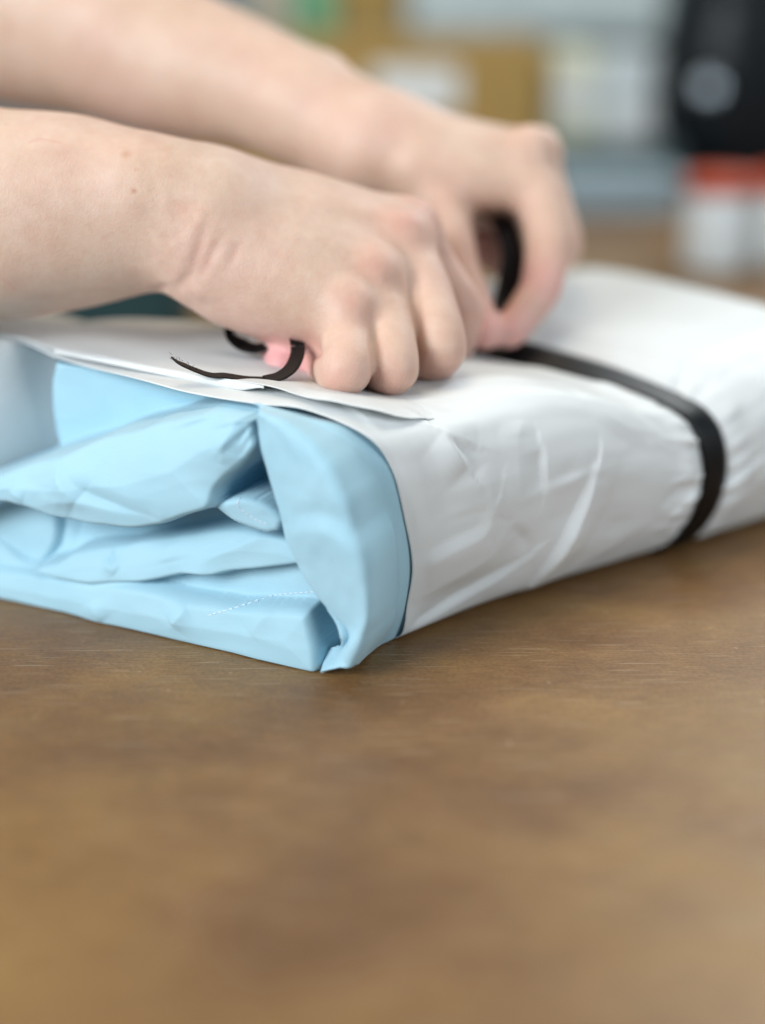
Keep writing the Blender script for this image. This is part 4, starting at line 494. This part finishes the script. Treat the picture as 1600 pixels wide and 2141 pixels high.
    for k in range(nsec):
        u = k / (nsec - 1)
        for q, z in prof:
            sq = .80 + .2 * (1 - u)
            a = .03 + (.235 + .5 * q - .03) * u
            V.append(aqz(np.array([a, q, z * (.96 - .10 * math.exp(-((a - .155) / .04) ** 2))])))
    n = len(prof); F = grid_faces(nsec, n).tolist()
    F.append(tuple(range(n))); F.append(tuple((nsec - 1) * n + i for i in range(n - 1, -1, -1)))
    mesh_obj('inner_layers', V, F, M['cloth'], root)
build_cloth()

# ---------------------------------------------------------------- wrapping paper
S0 = np.array(DATA['S0']); S1 = np.array(DATA['S1'])
S2 = np.array([(.155, q, z) for q, z in [(.14, .0015), (.06, .0015), (.018, .0012), (.0062, .003), (-.0015, .0115), (-.0068, .026), (-.0078, .040), (-.005, .053), (.001, .062), (.010, .067), (.021, .0703), (.045, .0745), (.08, .077), (.12, .078), (.165, .079), (.195, .072), (.207, .045), (.202, .004), (.15, .0007)]])
S3 = np.array([(.195, q, z) for q, z in [(.14, .0015), (.06, .0015), (.018, .0012), (.005, .0035), (-.004, .017), (-.009, .033), (-.009, .050), (-.005, .065), (.003, .074), (.018, .080), (.032, .0825), (.058, .085), (.088, .0865), (.124, .0875), (.168, .087), (.198, .079), (.21, .048), (.204, .004), (.15, .0007)]])
S4 = np.array([(.25 + .5 * q, q, z) for q, z in [(.14, .0015), (.06, .0015), (.018, .0012), (.007, .0035), (-.002, .0185), (-.006, .036), (-.006, .052), (-.002, .067), (.006, .077), (.02, .083), (.034, .086), (.06, .0885), (.09, .0895), (.126, .090), (.168, .089), (.196, .080), (.207, .048), (.202, .004), (.15, .0007)]])
PAPER = {}
def build_paper():
    root = empty('wrapping_paper', tuple(O))
    tag(root, 'white wrapping paper folded round the light blue cloth bundle', 'paper')
    ns, na = 300, 330
    secs = [catmull(S, ns) for S in (S0, S1, S2, S3, S4)]
    keys = np.array([0, .22, .58, .74, 1.0])
    sec = np.stack(secs, 0)
    us = np.linspace(0, 1, na)
    # monotone cubic along the length
    h = np.diff(keys)[:, None, None]; dl = np.diff(sec, axis=0) / h
    m = np.zeros_like(sec); m[0] = dl[0]; m[-1] = dl[-1]
    for k in range(1, len(keys) - 1):
        w1, w2 = 2 * h[k] + h[k - 1], h[k] + 2 * h[k - 1]
        ok = dl[k - 1] * dl[k] > 0
        with np.errstate(divide='ignore', invalid='ignore'):
            hm = (w1 + w2) / (w1 / dl[k - 1] + w2 / dl[k])
        m[k] = np.where(ok, hm, 0)
    G = np.zeros((na, ns, 3))
    for i, u in enumerate(us):
        k = min(np.searchsorted(keys, u, 'right') - 1, len(keys) - 2); H = keys[k + 1] - keys[k]; t = (u - keys[k]) / H
        G[i] = (2 * t ** 3 - 3 * t ** 2 + 1) * sec[k] + (t ** 3 - 2 * t ** 2 + t) * H * m[k] + (-2 * t ** 3 + 3 * t ** 2) * sec[k + 1] + (t ** 3 - t ** 2) * H * m[k + 1]
    V = aqz(G)
    F = grid_faces(na, ns)
    Vf = V.reshape(-1, 3); Nn = mesh_normals(Vf, F)
    cen = Vf.mean(0); 
    if ((Vf - cen) * Nn).sum(1).mean() < 0: Nn = -Nn
    g = G.reshape(-1, 3)
    disp = np.zeros(len(Vf))
    # soft waviness plus random sharp creases
    s_ = np.tile(np.linspace(0, .62, ns), na)
    disp += vnoise(g[:, 0] * 22 + 3, s_ * 26, 5) * .0016 + vnoise(g[:, 0] * 60, s_ * 70, 6) * .0003
    rg = np.random.default_rng(21)
    for k in range(34):
        a0 = rg.uniform(0, .25); s0 = rg.uniform(.11, .42); an = rg.normal(.9, .5) if rg.random() < .6 else rg.uniform(0, 3.1); ln = rg.uniform(.008, .04)
        P = np.array([[a0, s0], [a0 + math.cos(an) * ln * .5, s0 + math.sin(an) * ln * .5 + rg.normal(0, .003)], [a0 + math.cos(an) * ln, s0 + math.sin(an) * ln]])
        d, fr = polydist(np.stack([g[:, 0], s_], 1), P)
        wd = rg.uniform(.006, .014); am = rg.choice([-1, 1]) * rg.uniform(.0002, .0007)
        disp += am * np.maximum(0, 1 - d / wd) * np.sin(np.pi * np.clip(fr, .05, .95)) ** .7
    for k in range(26):      # gathers pulled in under the ribbon
        sg = rg.uniform(.11, .33); side = rg.choice([-1, 1]); ln = rg.uniform(.012, .03)
        P = np.array([[.155 + side * .006, sg], [.155 + side * (.006 + ln), sg + rg.normal(0, .006)]])
        d, fr = polydist(np.stack([g[:, 0], s_], 1), P)
        disp += rg.choice([-1, 1]) * rg.uniform(.0009, .0020) * np.maximum(0, 1 - d / .006) * (1 - fr) ** .8
    side = np.stack([(Vf - O) @ A, Vf[:, 2]], 1)
    for S in DATA['pstrokes']:
        L = catmull(S['p'], 12); d, fr, sg = polydist(side, L, True); d = np.where(g[:, 1] < .03, d, 1)
        d = d * np.where(sg * S['s'] > 0, 3.2, .75)
        tap = np.sin(np.pi * np.clip(fr, .06, .94)) ** .7
        disp += S['a'] * np.maximum(0, 1 - d / S['w']) ** S['k'] * tap
    da = g[:, 0] - .155
    groove = -.0014 * np.exp(-(da / .0085) ** 4) + .0016 * np.exp(-((np.abs(da) - .0150) / .0055) ** 2) * (.6 + 1.4 * vnoise(s_ * 60, np.sign(da) * 3 + .5, 44))
    fade = 1 - np.exp(-(da / .0075) ** 4)
    edge = np.clip(np.repeat(us, ns) / .03, .15, 1)
    floor = np.clip((g[:, 2] - .001) / .006, 0, 1)
    disp = (disp * fade + groove) * edge * floor
    V2 = Vf + Nn * disp[:, None]
    pc = np.mean([DATA['near'][k][2][:2] for k in ('f2', 'f3', 'f4')], 0) + np.array([0, .006])
    def dent(P): return .0065 * np.exp(-(((P[..., 0] - pc[0]) ** 2 + (P[..., 1] - pc[1]) ** 2) / .034 ** 2) ** 1.3)
    V2[:, 2] -= dent(V2) * (V2[:, 2] > .06)
    V2[:, 2] = np.maximum(V2[:, 2], .0006)
    PAPER['V'] = V2.reshape(na, ns, 3); PAPER['G'] = G; PAPER['N'] = Nn.reshape(na, ns, 3)
    o = mesh_obj('wrap', V2, F, M['paper'], root)
    sm = o.modifiers.new('thickness', 'SOLIDIFY'); sm.thickness = .0003; sm.offset = -1
    # folded closed far end
    ring = V2.reshape(na, ns, 3)[-1]; c = ring.mean(0)
    rings = [ring, ring + A * .010 + (c - ring) * .05 - A * .0, ring + A * .014 + (c - ring) * .35, ring * 0 + c + A * .010]
    Vc = np.stack(rings, 0); Vc[:, :, 2] = np.maximum(Vc[:, :, 2], .001)
    mesh_obj('folded_end', Vc.reshape(-1, 3), grid_faces(4, ns), M['paper'], root)
    # overlapping top flap, its free edge running along the shoulder and lying flat towards the far end
    from mathutils import kdtree
    up = np.nonzero(Nn[:, 2] > .25)[0]; kd = kdtree.KDTree(len(up))
    for q_ in up: kd.insert((V2[q_, 0], V2[q_, 1], 0), int(q_))
    kd.balance()
    nf = 240; fr_ = catmull(DATA['flap'], nf); nb = 36; V = np.zeros((nf, nb, 3))
    back = (-NA * .85 + A * .55); back /= np.linalg.norm(back)
    xs = np.linspace(0, 1, nf)
    for j in range(nb):
        t = j / (nb - 1)
        V[:, j] = fr_ + back * (t ** 1.2 * .085)
        lift = (1 - t) ** 2
        zd = fr_[:, 2] * lift + (1 - lift) * .0936 + vnoise(xs * 13 + 2, np.full(nf, t * 3.), 9) * .0012 * (1 - .5 * t) - .004 * t ** 3
        zd = zd - dent(V[:, j]) * np.clip(t / .12, .35, 1)
        for i in range(nf):
            zw = V2[kd.find((V[i, j, 0], V[i, j, 1], 0))[1], 2]
            w_ = np.clip((xs[i] - .40) / .27, 0, 1); w_ = w_ * w_ * (3 - 2 * w_)
            V[i, j, 2] = max(zd[i], zw + .0005 * (1 - .9 * t)) * (1 - w_) + (zw - .0012) * w_
    V[:, :, 2] -= np.linspace(0, 1, nb)[None] ** 6 * .002
    curl = np.exp(-((xs - .36) / .10) ** 2)
    fl = mesh_obj('top_flap', V.reshape(-1, 3), grid_faces(nf, nb), M['paper'], root)
    sm = fl.modifiers.new('thickness', 'SOLIDIFY'); sm.thickness = .00025; sm.offset = 0
    # turned-down hem along the flap's front edge
    i0, i1 = [int(round(u * nf / (len(DATA['flap']) - 1))) for u in (2.0, 6.0)]; k = i1 - i0; hv = np.zeros((k, 8, 3)); fwd = -back
    for j in range(8):
        t = j / 7; ang = t * 2.6
        hgt = .0030 * np.clip(np.linspace(.35, 1.15, k), 0, 1) * np.clip((1 - np.linspace(0, 1, k)) / .12, .25, 1)
        hv[:, j] = fr_[i0:i1] + fwd * (.0011 * np.sin(ang))[..., None] + np.stack([np.zeros(k), np.zeros(k), -hgt * t - .0002], 1)
    ho = mesh_obj('folded_edge', hv.reshape(-1, 3), grid_faces(k, 8), M['paper'], root)
    sm = ho.modifiers.new('thickness', 'SOLIDIFY'); sm.thickness = .00025; sm.offset = 0
def build_side_flap():
    root = bpy.data.objects['wrapping_paper']
    tp = catmull(DATA['side_top'], 40); bt = catmull(DATA['side_bottom'], 40); n = 24; V = np.zeros((40, n, 3))
    for j in range(n):
        u = j / (n - 1); V[:, j] = tp * (1 - u) + bt * u
        bul = math.sin(math.pi * u) * .004
        V[:, j, 1] -= bul; V[:, j, 1] += vnoise(np.linspace(0, 4, 40), np.full(40, u * 3), 23) * .0025
    o = mesh_obj('side_flap', V.reshape(-1, 3), grid_faces(40, n), M['paper'], root)
    sm = o.modifiers.new('thickness', 'SOLIDIFY'); sm.thickness = .00025; sm.offset = 0
build_paper()
build_side_flap()

# ---------------------------------------------------------------- ribbon
def strip(name, C, Wd, width, parent, th=.00035, n=None, prof=None):
    C = np.asarray(C, float); m = len(C); T = np.gradient(C, axis=0); T /= np.linalg.norm(T, axis=1, keepdims=True)
    Wd = np.asarray(Wd, float); Wd = Wd - (Wd * T).sum(1)[:, None] * T; Wd /= np.linalg.norm(Wd, axis=1, keepdims=True)
    Nn = np.cross(T, Wd); width = np.broadcast_to(width, (m,))
    cols = np.linspace(-.5, .5, 6)
    V = np.zeros((m, 12, 3))
    for j, c in enumerate(cols):
        V[:, j] = C + Wd * (width * c)[:, None] + Nn * th / 2
        V[:, 11 - j] = C + Wd * (width * c)[:, None] - Nn * th / 2
    F = []
    for i in range(m - 1):
        for j in range(12):
            F.append((i * 12 + j, i * 12 + (j + 1) % 12, (i + 1) * 12 + (j + 1) % 12, (i + 1) * 12 + j))
    F.append(tuple(range(11, -1, -1))); F.append(tuple((m - 1) * 12 + j for j in range(12)))
    return mesh_obj(name, V.reshape(-1, 12 and 3), F, M['ribbon'], parent)
def build_ribbon():
    root = empty('ribbon', tuple(aqz(np.array([.155, .1, .08]))))
    tag(root, 'narrow black satin ribbon tied across the white paper parcel', 'ribbon')
    ns = PAPER['V'].shape[1]
    na = PAPER['V'].shape[0]
    G = PAPER['G']; C = []; Wd = []
    for s in range(8, ns - 4, 2):
        i = int(np.argmin(np.abs(G[:, s, 0] - .155)))
        C.append(PAPER['V'][i, s] + PAPER['N'][i, s] * .0016); Wd.append(A)
    C = np.array(C)
    for k in range(3): C[1:-1] = (C[2:] + C[:-2] + 2 * C[1:-1]) / 4
    C[:, 2] = np.maximum(C[:, 2], .0005)
    Gq = aqz_inv(C); tl = np.clip((Gq[:, 1] - .015) / .08, 0, 1) * np.clip((.15 - Gq[:, 1]) / .03, 0, 1) * (C[:, 2] > .04)
    Wd = np.array(Wd) + tl[:, None] * np.array([-.25, -.0, .62]); C = C + tl[:, None] * np.array([0, 0, .0036])
    strip('band', C, Wd, .0145, root)
    # loop held by the near hand, and the cut tail
    L = catmull(DATA['loop'], 70); T = np.linspace(0, 1, 70)[:, None]
    wl = (1 - T) * np.array([-.10, .92, .36]) + T * np.array([-.12, .98, .10])
    strip('loop', L, wl, .0085, root)
    L = catmull(DATA['loop2'], 50); wl = np.repeat([[-.12, .95, .30]], 50, 0)
    strip('loop', L, wl, .0056, root)
    L = catmull(DATA['tail'], 50); T = np.linspace(0, 1, 50)[:, None]
    wt = (1 - T) * np.array([-.12, .98, .12]) + T * np.array([-.12, .98, -.02])
    wid = .0054 * np.clip((1 - np.linspace(0, 1, 50)) / .22, .12, 1) ** .8
    strip('tail', L, wt, wid, root)
    rg = random.Random(4); V = []; F = []
    for k in range(26):
        u = rg.uniform(.62, 1); i = int(u * 49); p = L[i] + np.array([0, .0006, .0006]) * rg.uniform(-1, 1.6)
        dv = np.array([rg.gauss(-.5, .7), rg.gauss(0, .5), rg.gauss(.45, .5)]); dv /= np.linalg.norm(dv); ln = rg.uniform(.0005, .0017)
        cv = np.array([rg.gauss(0, 1), rg.gauss(0, 1), rg.gauss(0, 1)]) * ln * .18
        b0 = len(V)
        for q in range(5):
            t = q / 4; c = p + dv * ln * t + cv * math.sin(t * 3)
            r = .00010 * (1 - .6 * t)
            for a in range(3): V.append(c + np.array([math.cos(a * 2.1), .3, math.sin(a * 2.1)]) * r)
        for q in range(4):
            for a in range(3): F.append((b0 + q * 3 + a, b0 + q * 3 + (a + 1) % 3, b0 + q * 3 + 3 + (a + 1) % 3, b0 + q * 3 + 3 + a))
    o = mesh_obj('frayed_threads', V, F, M['ribbon'], root); o['kind'] = 'stuff'
    L = catmull(DATA['pinch'], 60)
    strip('upper_end', L, np.repeat([[.85, .45, .1]], 60, 0), .0115, root)
    # knot on top of the parcel between the hands
    c = np.array(DATA['pinch'][0]); V = []; F = []; n1, n2 = 28, 12
    t = np.linspace(0, 2 * math.pi, n1)
    K1 = np.stack([np.cos(t) * .006, np.sin(t) * .0045, .002 + .0025 * np.sin(2 * t)], 1) + c + np.array([-.004, 0, .002])
    strip('knot', K1, np.stack([.4 * np.cos(t), .4 * np.sin(t), np.full(n1, 1.)], 1), .006, root)
build_ribbon()

# ---------------------------------------------------------------- arms and hands
def tints(V, arms):
    T = np.zeros((len(V), 4), np.float32); T[:, 3] = 1
    def blob(P, r, ch, a):
        d = np.linalg.norm(V - np.array(P), axis=1); T[:, ch] = np.maximum(T[:, ch], a * np.exp(-(d / r) ** 2))
    for p in DATA['red']: blob(p, .012, 0, .40)
    for k in ('f1', 'f2', 'f3', 'f4', 'thumb'):
        for arm in arms:
            blob(DATA[arm][k][-1][:3], .013, 2, .5); blob(DATA[arm][k][1][:3], .013, 0, .22); blob(DATA[arm][k][2][:3], .014, 0, .24)
    for q in DATA['far']['knuck']: blob(q[:3], .014, 0, .28)
    for q in DATA['far']['f1'][3:]: blob(q[:3], .014, 2, .5)
    blob(DATA['near']['thumb'][-1][:3], .013, 2, .9)
    for s in DATA['spots']: blob(s['p'], s['r'], 1, .75 if s['c'] == 0 else .38)
    for L in DATA['scratch']:
        L = [p for p in L if p]
        if len(L) > 1:
            d, fr = polydist(V, L); T[:, 0] = np.maximum(T[:, 0], .30 * np.exp(-(d / .0006) ** 2))
    for S in DATA['creases']:
        if S['a'] < 0:
            d, fr = polydist(V, S['p']); T[:, 0] = np.maximum(T[:, 0], .22 * np.exp(-(d / (S['w'] * .6)) ** 2) * np.sin(np.pi * np.clip(fr, .05, .95)))
    return T
def build_person():
    VV = []; FF = []; off = 0
    for arm, h in (('near', .00085), ('far', .0014)):
        J = DATA[arm]; f = make_sdf(J, arm)
        P = np.array([q for L in J.values() for q in L]); lo = (P[:, :3] - P[:, 3:]).min(0) - .006; hi = (P[:, :3] + P[:, 3:]).max(0) + .006
        V, F = surface_nets(f, lo, hi, h)
        V = smooth_mesh(smooth_mesh(V, F, 5), F, 5, .5, True)
        wx = np.array(J['wrist'][0][:3])[0] - (.0 if arm == 'near' else .02)
        mk = np.clip((wx - V[:, 0]) / .03, 0, 1)[:, None]
        V = V * (1 - mk) + smooth_mesh(V, F, 40, .6, True) * mk
        if arm == 'near':
            Nn = mesh_normals(V, F); disp = np.zeros(len(V))
            for S in DATA['creases']:
                d, fr = polydist(V, catmull(S['p'], 16))
                disp += S['a'] * np.exp(-(d / S['w']) ** 2) * np.sin(np.pi * np.clip(fr, .04, .96)) ** .7
            g = Nn if f((V + Nn * .0005)[:2000]).mean() > f((V - Nn * .0005)[:2000]).mean() else -Nn
            V = V + g * disp[:, None]
        VV.append(V); FF.append(F + off); off += len(V)
    V = np.vstack(VV); F = np.vstack(FF)
    o = mesh_obj('person', V, F, M['skin'])
    T = tints(V, ('near', 'far'))
    ca = o.data.color_attributes.new('tint', 'FLOAT_COLOR', 'POINT'); ca.data.foreach_set('color', T.ravel())
    tag(o, 'person with bare forearms tying the black ribbon over the parcel with both hands', 'person')
build_person()

# ---------------------------------------------------------------- things behind, out of focus
def solid(name, x0, x1, y0, y1, z0, z1, m, parent=None, bev=.003):
    bm = bmesh.new(); box_bm(bm, x0, x1, y0, y1, z0, z1, bev, 3); return bm_obj(name, bm, m, parent)
def build_back():
    card = simple('cardboard', (.38, .25, .085), .8, .2, .1, 60); white = simple('label_white', (.72, .76, .76), .6)
    tape = simple('packing_tape', (.42, .30, .14), .35)
    cb = empty('cardboard_box', (0, 1.9, 0)); tag(cb, 'brown cardboard box with a white label behind the hands', 'box')
    solid('carton', -.25, .195, 1.80, 1.98, .001, .178, card, cb)
    solid('label', -.012, .093, 1.7985, 1.7997, .095, .146, white, cb, 0)
    solid('tape', -.2505, .1955, 1.87, 1.91, .1783, .1788, tape, cb, 0)
    # wall and shelf
    wl = simple('grey_wall', (.42, .50, .51), .9); bm = bmesh.new(); box_bm(bm, -2, 2.2, 2.6, 2.7, -.9, 1.9)
    tag(bm_obj('wall', bm, wl), 'grey green wall behind the shelf', 'wall', kind='structure')
    grey = simple('shelf_grey', (.14, .17, .17), .6); pale = simple('pale_bin', (.52, .60, .61), .6); green = simple('green_bin', (.16, .44, .24), .6)
    sh = empty('shelf', (0, 2.35, -.74)); tag(sh, 'dark grey shelf board running along the back wall', 'shelf')
    solid('board', -1.2, 1.3, 2.2, 2.5, .150, .172, grey, sh)
    for x in (-1.1, 1.2): solid('upright', x, x + .04, 2.22, 2.48, -.74, .1495, grey, sh)
    solid('storage_bin_placeholder', .04, .42, 2.25, 2.45, .173, .36, pale, None, .01).name = 'storage_bin'
    tag(bpy.data.objects['storage_bin'], 'long pale grey storage bin on the back shelf', 'bin')
    o = solid('green_box', -.125, -.075, 2.25, 2.4, .173, .32, green, None, .006); tag(o, 'small green box on the back shelf beside the brown carton', 'box')
    o = solid('brown_carton', -.068, .03, 2.26, 2.42, .173, .34, card, None, .004); tag(o, 'small brown carton between the green box and the pale bin', 'carton')
    for k, (x0, x1, c) in enumerate(((.44, .52, (.30, .36, .38)), (.53, .60, (.62, .64, .60)), (-.20, -.135, (.50, .46, .36)), (-.29, -.21, (.25, .30, .33)))):
        o = solid('file_box', x0, x1, 2.26, 2.44, .173, .30 + .02 * k, simple('file_card_%d' % k, c, .7), None, .004)
        tag(o, ('slate grey file box right of the long pale bin', 'off white file box at the right end of the shelf', 'tan file box left of the small green box', 'dark grey file box at the left end of the row')[k], 'file box', 'file boxes on the back shelf')
    # pale parcels beside the cardboard box
    yl = simple('cream_film', (.66, .69, .55), .5); bl = simple('pale_film', (.60, .68, .72), .4); dk = simple('shadow_strip_dark', (.055, .085, .092), .55); fl = simple('blue_grey_film', (.33, .43, .48), .35)
    o = solid('cream_parcel', .206, .268, 1.83, 1.95, .001, .165, yl, None, .012); tag(o, 'upright cream parcel standing right of the cardboard box', 'parcel')
    o = solid('pale_parcel', .272, .352, 1.84, 1.96, .001, .160, bl, None, .014); tag(o, 'upright pale blue grey parcel beside the black machine', 'parcel')
    lb = solid('label', .218, .256, 1.828, 1.8295, .085, .135, white, bpy.data.objects['cream_parcel'], 0)
    lb = solid('label', .288, .330, 1.838, 1.8395, .05, .10, white, bpy.data.objects['pale_parcel'], 0)
    tr = empty('shadow_strip', (.28, 1.76, 0)); tag(tr, 'low dark box standing in for the shadow strip below the pale parcels', 'shadow_strip')  # dark open box added as the shadow strip between parcels and film stack
    solid('shadow_strip_base', .190, .345, 1.72, 1.81, .001, .006, dk, tr, .001)
    for n, q in (('shadow_strip_side', (.190, .345, 1.714, 1.7195)), ('shadow_strip_side', (.190, .345, 1.8105, 1.816)), ('shadow_strip_side', (.184, .1895, 1.714, 1.816)), ('shadow_strip_side', (.3455, .351, 1.714, 1.816))):
        solid(n, *q, .001, .058, dk, tr, .001)
    st = empty('film_stack', (.26, 1.64, 0)); tag(st, 'stack of folded blue grey plastic sheets on the table', 'stack')
    rg = random.Random(5)
    for k in range(6):
        dx, dy = rg.uniform(-.008, .008), rg.uniform(-.006, .006)
        solid('folded_sheet', .185 + dx, .325 + dx, 1.58 + dy, 1.70 + dy, .001 + k * .0068, .0075 + k * .0068, fl, st, .002)
    # black machine; the metal disc is added to imitate a blurred highlight
    bk, nt, b = mat('black_plastic'); b.inputs['Base Color'].default_value = (.006, .009, .012, 1); b.inputs['Roughness'].default_value = .33; b.inputs['Specular IOR Level'].default_value = .2
    n = noise(nt, coords(nt), 60); nt.links.new(ramp(nt, n, [(.3, (.28,) * 3), (.7, (.42,) * 3)]), b.inputs['Roughness'])
    mt, nt, b = mat('glint_metal'); b.inputs['Base Color'].default_value = (.62, .72, .80, 1); b.inputs['Metallic'].default_value = 1; b.inputs['Roughness'].default_value = .35
    bm_ = empty('machine', (.45, 1.80, 0)); tag(bm_, 'black rounded machine at the far right with an added metal disc for its glint', 'machine')
    V = []; nseg = 36
    prof = [(.045, .001), (.030, .012), (.012, .04), (-.004, .075), (-.010, .12), (-.004, .17), (.004, .22), (.02, .262), (.05, .275)]
    for off, z in prof:
        x0, x1, y0, y1 = .345 + off, .60 - off, 1.74 + off * .6, 1.95 - off * .6
        cx, cy, rx, ry = (x0 + x1) / 2, (y0 + y1) / 2, (x1 - x0) / 2, (y1 - y0) / 2
        for k in range(nseg):
            a = 2 * math.pi * k / nseg; c, s_ = math.cos(a), math.sin(a)
            V.append((cx + rx * math.copysign(abs(c) ** .8, c), cy + ry * math.copysign(abs(s_) ** .8, s_), z))
    F = [(i * nseg + k, i * nseg + (k + 1) % nseg, (i + 1) * nseg + (k + 1) % nseg, (i + 1) * nseg + k) for i in range(len(prof) - 1) for k in range(nseg)]
    F += [tuple(range(nseg - 1, -1, -1)), tuple((len(prof) - 1) * nseg + k for k in range(nseg))]
    mesh_obj('housing', V, F, bk, bm_)
    kb = lathe('glint_disc', [(.014, 0), (.0145, .003), (.013, .010), (.010, .012)], mt, None, (0, 0, 0), 28)
    kb.rotation_euler = (math.radians(72), 0, 0); kb.location = (.383, 1.746, .124); attach(kb, bm_)
    # white jars with red lids
    jm = simple('white_plastic', (.70, .76, .78), .35, .5, .04); rd = simple('red_lid', (.50, .075, .030), .4)
    for k, (x, y) in enumerate(((.291, 1.25), (.354, 1.262))):
        j = empty('jar', (x, y, 0))
        tag(j, ('white jar with red lid standing nearest behind the parcel', 'white jar with red lid cut off by the right picture edge')[k], 'jar', 'white jars with red lids')
        lathe('container', [(.024, .001), (.0275, .004), (.028, .010), (.028, .060), (.025, .066), (.0245, .071)], jm, j, (x, y, 0))
        lathe('lid', [(.0288, .0675), (.0295, .069), (.0295, .080), (.028, .083), (.012, .0835)], rd, j, (x, y, 0))
    # dark things beyond the left side of the parcel
    te = simple('dark_teal', (.006, .035, .040), .6); bl2 = simple('black_fabric', (.008, .009, .011), .8)
    dt = empty('dark_tin', (-.185, 1.0, 0)); tag(dt, 'dark teal tin on the table below the near forearm', 'tin')
    solid('tin_body', -.235, -.140, .955, 1.05, .001, .052, te, dt, .006); solid('tin_lid', -.2365, -.1385, .9535, 1.0515, .0525, .066, te, dt, .004)
    o = solid('pouch', -.42, -.262, .80, .92, .001, .040, bl2, None, .016); tag(o, 'black fabric pouch at the left picture edge behind the parcel', 'pouch')
build_back()
